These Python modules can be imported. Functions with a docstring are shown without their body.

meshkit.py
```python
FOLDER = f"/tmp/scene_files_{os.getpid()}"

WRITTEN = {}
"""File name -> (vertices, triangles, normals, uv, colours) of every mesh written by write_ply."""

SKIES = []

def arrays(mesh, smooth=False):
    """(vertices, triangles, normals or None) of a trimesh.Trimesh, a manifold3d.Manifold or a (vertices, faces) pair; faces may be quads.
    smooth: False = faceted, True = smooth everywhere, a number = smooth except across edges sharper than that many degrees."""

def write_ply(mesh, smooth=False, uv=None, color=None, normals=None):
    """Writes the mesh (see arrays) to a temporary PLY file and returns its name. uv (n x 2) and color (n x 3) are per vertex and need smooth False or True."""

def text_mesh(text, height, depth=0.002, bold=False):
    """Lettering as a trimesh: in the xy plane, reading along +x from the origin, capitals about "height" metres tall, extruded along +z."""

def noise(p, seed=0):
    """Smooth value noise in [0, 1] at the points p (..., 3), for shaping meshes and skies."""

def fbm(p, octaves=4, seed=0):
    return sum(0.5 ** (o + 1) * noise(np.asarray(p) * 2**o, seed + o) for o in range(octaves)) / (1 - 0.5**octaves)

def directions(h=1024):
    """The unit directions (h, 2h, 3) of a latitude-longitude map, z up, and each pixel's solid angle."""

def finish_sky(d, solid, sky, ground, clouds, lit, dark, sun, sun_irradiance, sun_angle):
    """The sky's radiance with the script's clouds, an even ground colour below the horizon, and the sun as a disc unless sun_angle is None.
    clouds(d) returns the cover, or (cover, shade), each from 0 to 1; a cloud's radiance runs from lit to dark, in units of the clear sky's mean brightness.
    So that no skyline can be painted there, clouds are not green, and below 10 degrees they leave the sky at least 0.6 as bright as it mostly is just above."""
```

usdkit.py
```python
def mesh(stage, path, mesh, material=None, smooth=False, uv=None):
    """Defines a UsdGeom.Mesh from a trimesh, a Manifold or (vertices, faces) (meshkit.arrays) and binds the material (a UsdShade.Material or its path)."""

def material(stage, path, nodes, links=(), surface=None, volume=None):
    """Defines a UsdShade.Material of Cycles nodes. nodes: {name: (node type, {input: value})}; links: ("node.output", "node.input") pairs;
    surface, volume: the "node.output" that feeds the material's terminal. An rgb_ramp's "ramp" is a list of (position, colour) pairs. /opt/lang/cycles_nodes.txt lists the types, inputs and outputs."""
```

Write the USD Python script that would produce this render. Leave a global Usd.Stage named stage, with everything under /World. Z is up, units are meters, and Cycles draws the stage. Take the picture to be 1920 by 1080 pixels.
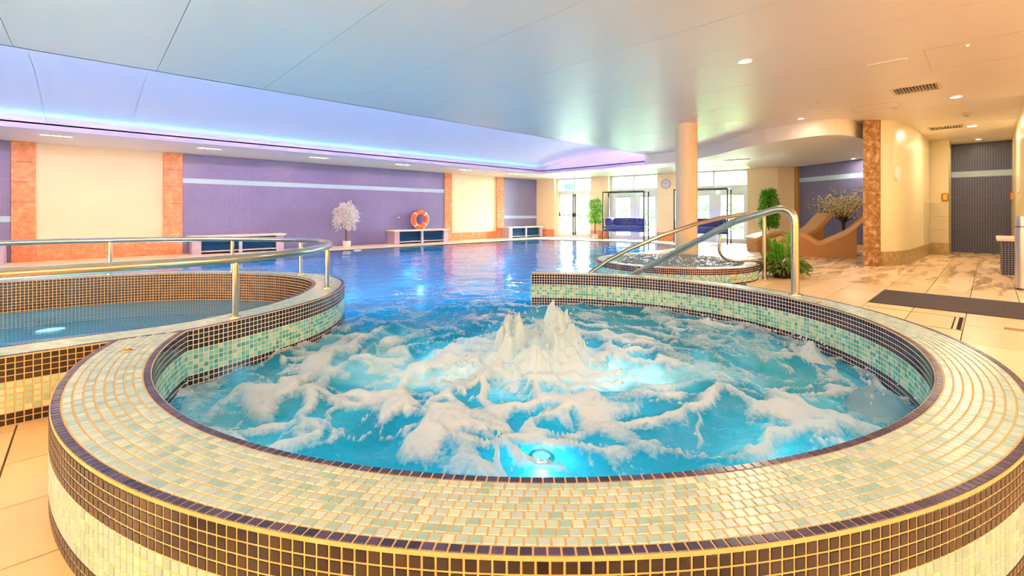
import math, random
import numpy as np
import trimesh, shapely
from shapely.geometry import Polygon, LineString, Point, box as sbox
from shapely.ops import unary_union
import meshkit, usdkit
from pxr import Gf, Sdf, Usd, UsdGeom, UsdLux, UsdShade, Vt

stage = Usd.Stage.CreateInMemory()
UsdGeom.SetStageUpAxis(stage, "Z")
UsdGeom.SetStageMetersPerUnit(stage, 1.0)
UsdGeom.Xform.Define(stage, "/World")
UsdGeom.Scope.Define(stage, "/World/Looks")
rng = random.Random(7)
nrg = np.random.default_rng(11)

# ------------------------------------------------------------------ camera, sky, light levels, exposure
EXPOSURE = 0.5
FPX, HORIZON, EYE, YAW = 843.0, 400.0, 1.1, 46.7          # 1920 px wide picture
cam = UsdGeom.Camera.Define(stage, "/World/camera")
cam.CreateHorizontalApertureAttr(36.0)
cam.CreateVerticalApertureAttr(20.25)
cam.CreateFocalLengthAttr(FPX * 36 / 1920)
cam.CreateVerticalApertureOffsetAttr(-(540 - HORIZON) * 36 / 1920)
cam.CreateClippingRangeAttr(Gf.Vec2f(0.05, 500))
cam.CreateExposureAttr(EXPOSURE)
cam.AddTranslateOp().Set(Gf.Vec3d(0, 0, EYE))
cam.AddRotateXYZOp().Set(Gf.Vec3f(90, 0, YAW - 90))

L_DOWN, L_SOFFIT, L_COVE, L_UNDER, L_SKY = 3.7, 5.0, 3.6, 0.25, 8.0
WARM = (1.0, 0.82, 0.60)
WARMER = (1.0, 0.73, 0.48)
usdkit.material(stage, "/World/Looks/sky", {"b": ("background_shader", {"color": (0.86, 0.94, 1.0), "strength": 1.0})}, surface="b.background")
dome = UsdLux.DomeLight.Define(stage, "/World/sky")
dome.CreateIntensityAttr(4.0 * L_SKY)
dome.CreateColorAttr(Gf.Vec3f(0.94, 0.97, 1.0))

# ------------------------------------------------------------------ helpers
aF = np.array([math.cos(math.radians(YAW)), math.sin(math.radians(YAW))])
aR = np.array([aF[1], -aF[0]])


def at(x, y, z=0.0):
    """the point of height z that the photograph shows at pixel x, y (used for measuring only)"""
    D = FPX * (EYE - z) / (y - HORIZON)
    p = D * aF + (x - 960) / FPX * D * aR
    return np.array([p[0], p[1], z])


def atd(x, y, D):
    p = D * aF + (x - 960) / FPX * D * aR
    return np.array([p[0], p[1], EYE - (y - HORIZON) * D / FPX])


def lin(r, g, b):
    return tuple(((c / 255) / 12.92 if c / 255 <= 0.04045 else ((c / 255 + 0.055) / 1.055) ** 2.4) for c in (r, g, b))


used = {}


def fresh(parent, name):
    k = (parent, name)
    used[k] = used.get(k, -1) + 1
    return f"{parent}/{name}" + (f"_{used[k]:03d}" if used[k] else "")


def tag(prim, label=None, cat=None, group=None, kind=None):
    p = prim if isinstance(prim, Usd.Prim) else prim.GetPrim()
    for k, v in (("label", label), ("category", cat), ("group", group), ("kind", kind)):
        if v:
            p.SetCustomDataByKey(k, v)
    return p


def path_of(parent):
    return "/World" if parent is None else str(parent.GetPath())


def thing(name, label=None, cat=None, loc=(0, 0, 0), rz=0.0, group=None, kind=None):
    x = UsdGeom.Xform.Define(stage, fresh("/World", name))
    x.AddTranslateOp().Set(Gf.Vec3d(*map(float, loc)))
    x.AddRotateZOp().Set(float(rz))
    return tag(x, label, cat, group, kind)


def obj(name, mesh, m, parent=None, smooth=30, label=None, kind=None, cat=None, group=None):
    g = usdkit.mesh(stage, fresh(path_of(parent), name), mesh, f"/World/Looks/{m}", smooth=smooth)
    return tag(g, label, cat, group, kind)


def dup(root, loc, rz=0.0, label=None, group=None, inst=True):
    was = root.GetCustomData()
    base = root.GetName()
    r = thing(base, label or was.get("label"), was.get("category"), loc, rz, group or was.get("group"), was.get("kind"))
    r.GetReferences().AddInternalReference(root.GetPath())
    if inst:
        r.SetInstanceable(True)
    return r


def bx(x0, y0, z0, x1, y1, z1):
    b = trimesh.creation.box((abs(x1 - x0), abs(y1 - y0), abs(z1 - z0)))
    b.apply_translation(((x0 + x1) / 2, (y0 + y1) / 2, (z0 + z1) / 2))
    return b


def cbx(x0, y0, z0, x1, y1, z1, c=0.01):
    """a chamfered box"""
    lo, hi = np.minimum((x0, y0, z0), (x1, y1, z1)), np.maximum((x0, y0, z0), (x1, y1, z1))
    c = min(c, *(0.45 * (hi - lo)))
    pts = []
    for sx in (0, 1):
        for sy in (0, 1):
            for sz in (0, 1):
                p = np.array([(hi if s else lo)[k] for k, s in enumerate((sx, sy, sz))])
                d = np.array([-c if s else c for s in (sx, sy, sz)])
                for k in range(3):
                    q = p + d
                    q[k] = p[k]
                    pts.append(q)
    return trimesh.convex.convex_hull(np.array(pts))


def cat(*ms):
    ms = [m for k in ms for m in (k if isinstance(k, (list, tuple)) else [k])]
    return trimesh.util.concatenate(ms)


def tube(points, r, sides=14, caps=True):
    p = np.asarray(points, float)
    rr = np.broadcast_to(np.asarray(r, float), (len(p),))
    t = np.gradient(p, axis=0)
    t /= np.linalg.norm(t, axis=1, keepdims=True) + 1e-12
    u = np.cross(t[0], [0, 0, 1.0])
    if np.linalg.norm(u) < 1e-3:
        u = np.array([1.0, 0, 0])
    us = []
    for k in range(len(p)):
        u = u - t[k] * (u @ t[k])
        u /= np.linalg.norm(u) + 1e-12
        us.append(u.copy())
    us = np.array(us)
    vs = np.cross(t, us)
    a = np.arange(sides) * 2 * np.pi / sides
    v = p[:, None] + rr[:, None, None] * (np.cos(a)[None, :, None] * us[:, None] + np.sin(a)[None, :, None] * vs[:, None])
    n = len(p)
    i, j = np.meshgrid(np.arange(n - 1), np.arange(sides), indexing="ij")
    q = np.stack([i * sides + j, i * sides + (j + 1) % sides, (i + 1) * sides + (j + 1) % sides, (i + 1) * sides + j], -1).reshape(-1, 4)
    f = np.vstack([q[:, [0, 2, 1]], q[:, [0, 3, 2]]])
    v = v.reshape(-1, 3)
    if caps:
        v = np.vstack([v, p[0], p[-1]])
        k = np.arange(sides)
        f = np.vstack([f, np.stack([np.full(sides, n * sides), k, (k + 1) % sides], 1),
                       np.stack([np.full(sides, n * sides + 1), (n - 1) * sides + (k + 1) % sides, (n - 1) * sides + k], 1)])
    m = trimesh.Trimesh(v, f, process=False)
    m.fix_normals() if len(f) < 400 else None
    return m


def lathe(profile, sides=24, loc=(0, 0, 0)):
    m = trimesh.creation.revolve(np.asarray(profile, float), sections=sides)
    m.apply_translation(loc)
    return m


def extrude(poly, z0, z1):
    out = []
    for g in getattr(poly, "geoms", [poly]):
        if g.geom_type == "Polygon" and g.area > 1e-6:
            m = trimesh.creation.extrude_polygon(g, z1 - z0, engine="earcut")
            m.apply_translation((0, 0, z0))
            out.append(m)
    return cat(out)


def smoothline(pts, n=40, closed=False):
    """Catmull-Rom through the points, resampled evenly"""
    p = np.asarray(pts, float)
    P = np.vstack([p[-1:], p, p[:2]]) if closed else np.vstack([2 * p[:1] - p[1:2], p, 2 * p[-1:] - p[-2:-1]])
    out = []
    for k in range(len(P) - 3):
        a, b, c, d = P[k:k + 4]
        t = np.linspace(0, 1, 24, endpoint=False)[:, None]
        out.append(0.5 * (2 * b + (c - a) * t + (2 * a - 5 * b + 4 * c - d) * t**2 + (-a + 3 * b - 3 * c + d) * t**3))
    out = np.vstack(out + [P[-2:-1]])
    return resample(out, n)


def resample(p, n):
    p = np.asarray(p, float)
    s = np.concatenate([[0], np.cumsum(np.linalg.norm(np.diff(p, axis=0), axis=1))])
    return np.stack([np.interp(np.linspace(0, s[-1], n), s, p[:, k]) for k in range(p.shape[1])], 1)


def length(p):
    return float(np.linalg.norm(np.diff(p, axis=0), axis=1).sum())


# ------------------------------------------------------------------ materials
def P(name, color, rough=0.5, bump=None, vary=None, **kw):
    """principled; bump=(scale, strength); vary=(scale, amount)"""
    nodes = {"p": ("principled_bsdf", {"base_color": color, "roughness": rough, **kw})}
    links = []
    if bump or vary:
        nodes["g"] = ("geometry", {})
    if vary:
        c = np.array(color)
        nodes["n"] = ("noise_texture", {"scale": vary[0], "detail": 4.0})
        nodes["r"] = ("rgb_ramp", {"ramp": [(0.3, tuple(c * (1 - vary[1]))), (0.7, tuple(np.minimum(c * (1 + vary[1]), 1)))]})
        links += [("g.position", "n.vector"), ("n.fac", "r.fac"), ("r.color", "p.base_color")]
    if bump:
        nodes["bn"] = ("noise_texture", {"scale": bump[0], "detail": 3.0})
        nodes["b"] = ("bump", {"strength": bump[1], "distance": 0.01})
        links += [("g.position", "bn.vector"), ("bn.fac", "b.height"), ("b.normal", "p.normal")]
    return usdkit.material(stage, f"/World/Looks/{name}", nodes, links, surface="p.BSDF")


def E(name, color, strength):
    return usdkit.material(stage, f"/World/Looks/{name}", {"e": ("emission", {"color": color, "strength": strength})}, surface="e.emission")


def mosaic_wall(name, tile_a, tile_b, grout, pitch, rot, rough=0.35):
    """small wall mosaic whose tiles are only a few pixels across: grid of tile and grout colours. rot turns the wall's own plane to local xy."""
    nodes = {"g": ("geometry", {}), "m": ("mapping", {"mapping_type": "point", "rotation": rot}),
             "b": ("brick_texture", {"offset": 0.0, "squash": 1.0, "scale": 1.0 / pitch, "brick_width": 1.0, "row_height": 1.0, "mortar_size": 0.09, "mortar_smooth": 0.1, "bias": 0.0, "color1": tile_a, "color2": tile_b, "mortar": grout}),
             "n": ("noise_texture", {"scale": 1.3, "detail": 5.0}), "mx": ("mix", {"mix_type": "multiply", "fac": 0.35}),
             "r": ("rgb_ramp", {"ramp": [(0.3, (0.6, 0.6, 0.6)), (0.7, (1, 1, 1))]}),
             "p": ("principled_bsdf", {"roughness": rough})}
    return usdkit.material(stage, f"/World/Looks/{name}", nodes, [("g.position", "m.vector"), ("m.vector", "b.vector"), ("g.position", "n.vector"), ("n.fac", "r.fac"), ("b.color", "mx.color1"), ("r.color", "mx.color2"), ("mx.color", "p.base_color")], surface="p.BSDF")


def granite(name, a, b, c):
    nodes = {"g": ("geometry", {}), "n": ("noise_texture", {"scale": 9.0, "detail": 6.0, "roughness": 0.7}), "v": ("voronoi_texture", {"scale": 55.0}),
             "r": ("rgb_ramp", {"ramp": [(0.3, a), (0.5, b), (0.68, c)]}), "r2": ("rgb_ramp", {"ramp": [(0.0, (0.45, 0.32, 0.25)), (0.25, (1, 1, 1))]}),
             "mx": ("mix", {"mix_type": "multiply", "fac": 0.8}), "p": ("principled_bsdf", {"roughness": 0.3})}
    return usdkit.material(stage, f"/World/Looks/{name}", nodes, [("g.position", "n.vector"), ("g.position", "v.vector"), ("n.fac", "r.fac"), ("v.distance", "r2.fac"), ("r.color", "mx.color1"), ("r2.color", "mx.color2"), ("mx.color", "p.base_color")], surface="p.BSDF")


P("cream_paint", lin(248, 222, 182), 0.55)
P("cream_gloss", lin(246, 232, 192), 0.3)
P("ceiling_paint", lin(240, 227, 210), 0.38, specular_ior_level=0.5)
P("soffit_paint", lin(250, 240, 224), 0.45)
P("vault_paint", lin(244, 240, 248), 0.6)
P("white_paint", lin(244, 244, 242), 0.4)
P("fascia_paint", lin(225, 210, 240), 0.5)
P("grout", lin(234, 188, 130), 0.8, vary=(14, 0.08))
P("grout_pale", lin(226, 214, 192), 0.8, vary=(14, 0.06))
P("floor_grout", lin(116, 96, 62), 0.85)
for k, c in enumerate([(240, 208, 162), (234, 200, 152), (244, 214, 172), (230, 198, 152)]):
    P(f"floor_tile_{k}", lin(*c), 0.3, vary=(2.5, 0.06), bump=(30, 0.03))
    cc = np.array(lin(*c))
    # the wet tiles of the passage: irregular dark water marks
    usdkit.material(stage, f"/World/Looks/wet_tile_{k}", {
        "g": ("geometry", {}), "m": ("mapping", {"mapping_type": "point", "scale": (0.6, 3.0, 1.0)}), "n": ("noise_texture", {"scale": 1.6, "detail": 7.0, "roughness": 0.62, "distortion": 0.6}),
        "n2": ("noise_texture", {"scale": 2.5, "detail": 4.0}), "r": ("rgb_ramp", {"ramp": [(0.30, (0.60, 0.59, 0.54)), (0.42, (0.80, 0.78, 0.72)), (0.50, (1, 1, 1))]}),
        "r2": ("rgb_ramp", {"ramp": [(0.3, tuple(cc * 0.93)), (0.7, tuple(np.minimum(cc * 1.04, 1)))]}), "mx": ("mix", {"mix_type": "multiply", "fac": 0.6}),
        "rr": ("rgb_ramp", {"ramp": [(0.40, (0.14, 0.14, 0.14)), (0.52, (0.33, 0.33, 0.33))]}), "p": ("principled_bsdf", {})},
        [("g.position", "m.vector"), ("m.vector", "n.vector"), ("g.position", "n2.vector"), ("n.fac", "r.fac"), ("n2.fac", "r2.fac"), ("r2.color", "mx.color1"), ("r.color", "mx.color2"), ("mx.color", "p.base_color"), ("n.fac", "rr.fac"), ("rr.color", "p.roughness")], surface="p.BSDF")
for k, c in enumerate([(174, 206, 210), (166, 200, 206), (158, 196, 204), (190, 214, 212), (170, 200, 216), (180, 208, 206), (144, 188, 196)]):
    P(f"pale_tile_{k}", lin(*c), 0.28)
for k, c in enumerate([(62, 58, 98), (52, 48, 84), (74, 66, 104), (44, 42, 78)]):
    P(f"navy_tile_{k}", lin(*c), 0.25)
for k, c in enumerate([(40, 36, 40), (30, 28, 38), (52, 44, 40), (36, 34, 48)]):
    P(f"dark_tile_{k}", lin(*c), 0.22)
for k, c in enumerate([(24, 26, 66), (18, 22, 58), (32, 34, 84), (28, 28, 74)]):
    P(f"blue_tile_{k}", lin(*c), 0.12)
for k, c in enumerate([(96, 188, 180), (126, 204, 190), (70, 166, 168), (160, 212, 200), (110, 196, 200), (176, 220, 204)]):
    P(f"aqua_tile_{k}", lin(*c), 0.14)
for k, c in enumerate([(176, 206, 186), (190, 212, 190), (160, 196, 176), (204, 218, 198)]):
    P(f"sage_tile_{k}", lin(*c), 0.16)
for k, c in enumerate([(34, 24, 22), (26, 20, 22), (42, 30, 28)]):
    P(f"umber_tile_{k}", lin(*c), 0.38)
VARIANTS = {"pale": 7, "navy": 4, "dark": 4, "blue": 4, "aqua": 6, "sage": 4, "umber": 3}
mosaic_wall("mosaic_left", lin(124, 120, 168), lin(112, 108, 158), lin(152, 146, 182), 0.03, (math.pi / 2, 0, 0))
mosaic_wall("mosaic_right", lin(44, 58, 100), lin(54, 62, 108), lin(124, 130, 150), 0.05, (0, math.pi / 2, 0))
mosaic_wall("mosaic_counter", lin(30, 34, 84), lin(24, 28, 70), lin(150, 150, 170), 0.04, (0, math.pi / 2, 0))
P("deck_tile", lin(250, 234, 204), 0.3, vary=(2, 0.04))
P("mosaic_stripe", lin(176, 206, 226), 0.25, vary=(60, 0.16))
granite("granite_orange", lin(198, 116, 74), lin(228, 142, 94), lin(240, 172, 128))
granite("granite_brown", lin(120, 82, 48), lin(162, 118, 74), lin(222, 186, 144))
P("dado_tile", lin(222, 208, 170), 0.35, vary=(3, 0.06))
granite("skirting_stone", lin(150, 124, 76), lin(176, 150, 100), lin(196, 172, 124))
P("steel", lin(200, 190, 172), 0.22, metallic=1.0)
P("brushed_steel", lin(206, 204, 206), 0.3, metallic=1.0)
P("black_metal", lin(24, 28, 32), 0.4)
P("white_metal", lin(240, 244, 244), 0.35)
P("dark_void", lin(12, 11, 10), 0.9)
P("vent_paint", lin(214, 200, 170), 0.45)
P("rubber_mat", lin(66, 58, 64), 0.6, bump=(160, 0.4), vary=(40, 0.2))
P("white_plastic", lin(240, 238, 232), 0.35)
P("pot_white", lin(238, 228, 224), 0.4)
P("soil", lin(52, 36, 26), 0.95)
P("bark", lin(126, 92, 58), 0.85, bump=(60, 0.4))
P("dark_bark", lin(66, 46, 36), 0.85)
P("orange_ring", lin(236, 104, 44), 0.45)
P("bench_stone", lin(236, 218, 206), 0.4)
P("bench_side", lin(190, 170, 190), 0.5)
P("louvre_blue", lin(26, 74, 118), 0.4)
P("bench_metal", lin(176, 182, 204), 0.4)
P("velvet_blue", lin(40, 62, 150), 0.7, sheen_weight=0.4)
P("velvet_navy", lin(56, 62, 132), 0.7, sheen_weight=0.3)
P("lawn", lin(70, 120, 50), 0.9, vary=(6, 0.25))
P("paving", lin(96, 92, 86), 0.8)
P("brick_far", lin(62, 50, 46), 0.85, vary=(5, 0.15))
P("roof_far", lin(44, 44, 50), 0.8)
P("fence_wood", lin(58, 56, 60), 0.8)
P("clock_face", lin(226, 206, 230), 0.4)
P("clock_rim", lin(176, 146, 190), 0.4)
P("copper", lin(196, 136, 60), 0.3, metallic=1.0)
P("gold_tile", lin(150, 104, 40), 0.4)
P("drain_white", lin(214, 226, 220), 0.5)
P("tan_mosaic", lin(192, 136, 76), 0.38, vary=(90, 0.14))
P("tan_top", lin(214, 162, 104), 0.3, vary=(90, 0.10))
E("lens_glow", (1.0, 0.93, 0.82), 60.0)
E("slot_glow", (1.0, 0.82, 0.5), 16.0)
E("green_led", (0.1, 1.0, 0.3), 8.0)
E("exit_green", (0.12, 0.85, 0.55), 1.2)
E("exit_white", (1, 1, 1), 3.0)
E("pool_lens", (0.75, 0.95, 1.0), 6.0)
E("plunge_lens", (0.8, 0.96, 1.0), 2.6)
E("cove_strip", (0.3, 0.72, 1.0), 1.2)


def leaf_mat(name, col, col2):
    usdkit.material(stage, f"/World/Looks/{name}", {
        "g": ("geometry", {}), "r": ("rgb_ramp", {"ramp": [(0.0, col), (1.0, col2)]}), "d": ("principled_bsdf", {"roughness": 0.45}),
        "t": ("translucent_bsdf", {}), "m": ("mix_closure", {"fac": 0.35})},
        [("g.random_per_island", "r.fac"), ("r.color", "d.base_color"), ("r.color", "t.color"), ("d.BSDF", "m.closure1"), ("t.BSDF", "m.closure2")], surface="m.closure")


leaf_mat("leaf_green", lin(60, 130, 30), lin(140, 200, 70))
leaf_mat("leaf_bright", lin(110, 190, 60), lin(180, 235, 120))
leaf_mat("leaf_variegated", lin(96, 130, 50), lin(250, 248, 200))
leaf_mat("leaf_mid", lin(100, 176, 50), lin(200, 240, 130))
leaf_mat("leaf_dark", lin(30, 84, 34), lin(80, 140, 50))
leaf_mat("blossom_white", lin(244, 244, 248), lin(254, 254, 254))
leaf_mat("blossom_cream", lin(226, 214, 160), lin(250, 244, 214))
leaf_mat("hedge_leaf", lin(22, 44, 18), lin(52, 76, 34))

# window glass: plain see-through with a fresnel reflection
usdkit.material(stage, "/World/Looks/window_glass", {"f": ("fresnel", {"IOR": 1.45}), "t": ("transparent_bsdf", {"color": (0.95, 0.98, 0.97)}), "s": ("glossy_bsdf", {"color": (1, 1, 1), "roughness": 0.02}), "m": ("mix_closure", {})},
                [("f.fac", "m.fac"), ("t.BSDF", "m.closure1"), ("s.BSDF", "m.closure2")], surface="m.closure")


def water_mat(name, tint, scatter, scat_amount, scale, strength, rough=0.03, trans=0.5, ior=1.33):
    """see-through, tinted body with the suspended bubbles' scatter, a fresnel surface on top, ripples by bump"""
    usdkit.material(stage, f"/World/Looks/{name}", {
        "g": ("geometry", {}), "n": ("noise_texture", {"scale": scale, "detail": 3.0, "distortion": 0.6}), "b": ("bump", {"strength": strength, "distance": 0.02}),
        "t": ("transparent_bsdf", {"color": tint}), "d": ("diffuse_bsdf", {"color": scatter}), "tl": ("translucent_bsdf", {"color": scatter}),
        "dm": ("mix_closure", {"fac": trans}), "body": ("mix_closure", {"fac": scat_amount}),
        "f": ("fresnel", {"IOR": ior}), "s": ("glossy_bsdf", {"color": (1, 1, 1), "roughness": rough}), "m": ("mix_closure", {})},
        [("g.position", "n.vector"), ("n.fac", "b.height"), ("b.normal", "s.normal"), ("b.normal", "f.normal") if False else ("b.normal", "d.normal"),
         ("d.BSDF", "dm.closure1"), ("tl.BSDF", "dm.closure2"), ("t.BSDF", "body.closure1"), ("dm.closure", "body.closure2"),
         ("f.fac", "m.fac"), ("body.closure", "m.closure1"), ("s.BSDF", "m.closure2")], surface="m.closure")


usdkit.material(stage, "/World/Looks/pool_water", {
    "g": ("geometry", {}), "n": ("noise_texture", {"scale": 5.0, "detail": 2.0, "distortion": 0.6}), "nf": ("noise_texture", {"scale": 17.0, "detail": 4.0, "distortion": 0.8}),
    "b": ("bump", {"strength": 0.25, "distance": 0.02}), "b2": ("bump", {"distance": 0.03}),
    "c": ("attribute", {"attribute": "churn"}), "a": ("attribute", {"attribute": "air"}),
    "still": ("rgb_ramp", {"ramp": [(0.0, (0.0, 0.46, 0.84)), (1.0, (0.002, 0.26, 0.40))]}),
    "milk": ("rgb_ramp", {"ramp": [(0.0, (0.002, 0.26, 0.40)), (0.45, (0.02, 0.46, 0.62)), (1.0, (0.50, 0.84, 0.88))]}), "col": ("mix", {"mix_type": "mix"}),
    "amt": ("map_range", {"from_min": 0.0, "from_max": 1.0, "to_min": 0.55, "to_max": 0.84, "clamp": True}), "am": ("math", {"math_type": "multiply_add", "value2": 0.3, "use_clamp": True}),
    "t": ("transparent_bsdf", {"color": (0.40, 0.82, 1.0)}), "d": ("diffuse_bsdf", {}), "tl": ("translucent_bsdf", {}),
    "dm": ("mix_closure", {"fac": 0.5}), "body": ("mix_closure", {}),
    "f": ("fresnel", {"IOR": 1.29}), "s": ("glossy_bsdf", {"color": (1, 1, 1), "roughness": 0.04}), "m": ("mix_closure", {})},
    [("g.position", "n.vector"), ("g.position", "nf.vector"), ("n.fac", "b.height"), ("nf.fac", "b2.height"), ("c.fac", "b2.strength"), ("b.normal", "b2.normal"), ("b2.normal", "s.normal"), ("b2.normal", "d.normal"),
     ("c.fac", "still.fac"), ("a.fac", "milk.fac"), ("a.fac", "col.fac"), ("still.color", "col.color1"), ("milk.color", "col.color2"), ("col.color", "d.color"), ("col.color", "tl.color"),
     ("c.fac", "amt.value"), ("a.fac", "am.value1"), ("amt.result", "am.value3"), ("d.BSDF", "dm.closure1"), ("tl.BSDF", "dm.closure2"), ("am.value", "body.fac"), ("t.BSDF", "body.closure1"), ("dm.closure", "body.closure2"),
     ("f.fac", "m.fac"), ("body.closure", "m.closure1"), ("s.BSDF", "m.closure2")], surface="m.closure")
water_mat("plunge_water", (0.55, 0.88, 0.97), (0.0, 0.42, 0.68), 0.65, 3.0, 0.03, ior=1.2)
water_mat("bubbling_water", (0.5, 0.8, 0.9), (0.42, 0.50, 0.54), 0.75, 16.0, 1.0, 0.06)
water_mat("clear_bulge", (0.8, 0.92, 0.95), (0.66, 0.72, 0.74), 0.5, 26.0, 1.0, 0.02)
water_mat("splash_water", (0.9, 0.97, 1.0), (0.82, 0.88, 0.9), 0.75, 30.0, 0.8, 0.05)
usdkit.material(stage, "/World/Looks/foam", {
    "a": ("attribute", {"attribute": "foam"}), "g": ("geometry", {}), "n": ("noise_texture", {"scale": 38.0, "detail": 6.0, "roughness": 0.68}),
    "m1": ("math", {"math_type": "multiply_add", "value2": 1.3, "value3": -0.65}), "m2": ("math", {"math_type": "add"}),
    "mr": ("map_range", {"from_min": 0.14, "from_max": 0.85, "to_min": 0.0, "to_max": 0.96, "clamp": True}),
    "b": ("bump", {"strength": 0.6, "distance": 0.01}),
    "d": ("diffuse_bsdf", {"color": lin(234, 242, 248)}), "tl": ("translucent_bsdf", {"color": lin(200, 238, 244)}), "mx": ("mix_closure", {"fac": 0.3}),
    "t": ("transparent_bsdf", {"color": (1, 1, 1)}), "m": ("mix_closure", {})},
    [("g.position", "n.vector"), ("n.fac", "m1.value1"), ("a.fac", "m2.value1"), ("m1.value", "m2.value2"), ("m2.value", "mr.value"), ("n.fac", "b.height"), ("b.normal", "d.normal"),
     ("d.BSDF", "mx.closure1"), ("tl.BSDF", "mx.closure2"), ("mr.result", "m.fac"), ("t.BSDF", "m.closure1"), ("mx.closure", "m.closure2")], surface="m.closure")
# the pool liner: small pale blue mosaic
P("pool_liner", lin(70, 176, 226), 0.4, vary=(3, 0.1))
P("spa_liner", lin(60, 184, 204), 0.4, vary=(3, 0.1))
P("plunge_floor", lin(40, 70, 96), 0.4)
nodes = {"g": ("geometry", {}), "b": ("brick_texture", {"offset": 0.0, "squash": 1.0, "scale": 1 / 0.0327, "brick_width": 1.0, "row_height": 1.0, "mortar_size": 0.1, "mortar_smooth": 0.1, "color1": lin(30, 124, 176), "color2": lin(40, 138, 188), "mortar": lin(210, 226, 230)}), "p": ("principled_bsdf", {"roughness": 0.4})}
usdkit.material(stage, "/World/Looks/plunge_floor_mosaic", nodes, [("g.position", "b.vector"), ("b.color", "p.base_color")], surface="p.BSDF")

# ------------------------------------------------------------------ lights
def lightattrs(l, color, intensity, normalize=False):
    l.CreateColorAttr(Gf.Vec3f(*color))
    l.CreateIntensityAttr(float(intensity))
    if normalize:
        l.CreateNormalizeAttr(True)


def disk_light(parent, color, intensity, radius, z=-0.004, up=False):
    l = UsdLux.DiskLight.Define(stage, fresh(path_of(parent), "light"))
    l.CreateRadiusAttr(radius)
    lightattrs(l, color, intensity)
    x = UsdGeom.Xformable(l)
    x.AddTranslateOp().Set(Gf.Vec3d(0, 0, z))
    if up:
        x.AddRotateXOp().Set(180.0)
    return l


def rect_light(parent, color, intensity, w, h, loc, rot):
    l = UsdLux.RectLight.Define(stage, fresh(path_of(parent), "light"))
    l.CreateWidthAttr(w)
    l.CreateHeightAttr(h)
    lightattrs(l, color, intensity)
    x = UsdGeom.Xformable(l)
    x.AddTranslateOp().Set(Gf.Vec3d(*map(float, loc)))
    x.AddRotateXYZOp().Set(Gf.Vec3f(*rot))
    return l

# ------------------------------------------------------------------ curves of the pools
SC = np.array([2.46, 2.37])
RIM = 0.36
WATER = 0.0
PITCH = 0.0312
CO = [2.4828, -0.0522, -0.0438, 0.0301, -0.1062, 0.0006, 0.0003]
CI = [2.214, -0.007, -0.0209, 0.0285, -0.0842, -0.001, -0.0061]


def fourier(c, t):
    return c[0] + c[1] * np.cos(t) + c[2] * np.sin(t) + c[3] * np.cos(2 * t) + c[4] * np.sin(2 * t) + c[5] * np.cos(3 * t) + c[6] * np.sin(3 * t)


def spa_curve(c, a0, a1, n=1600, extra=0.0):
    t = np.radians(np.linspace(a0, a1, n))
    r = fourier(c, t) + extra
    return SC + np.stack([r * np.cos(t), r * np.sin(t)], 1)


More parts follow.
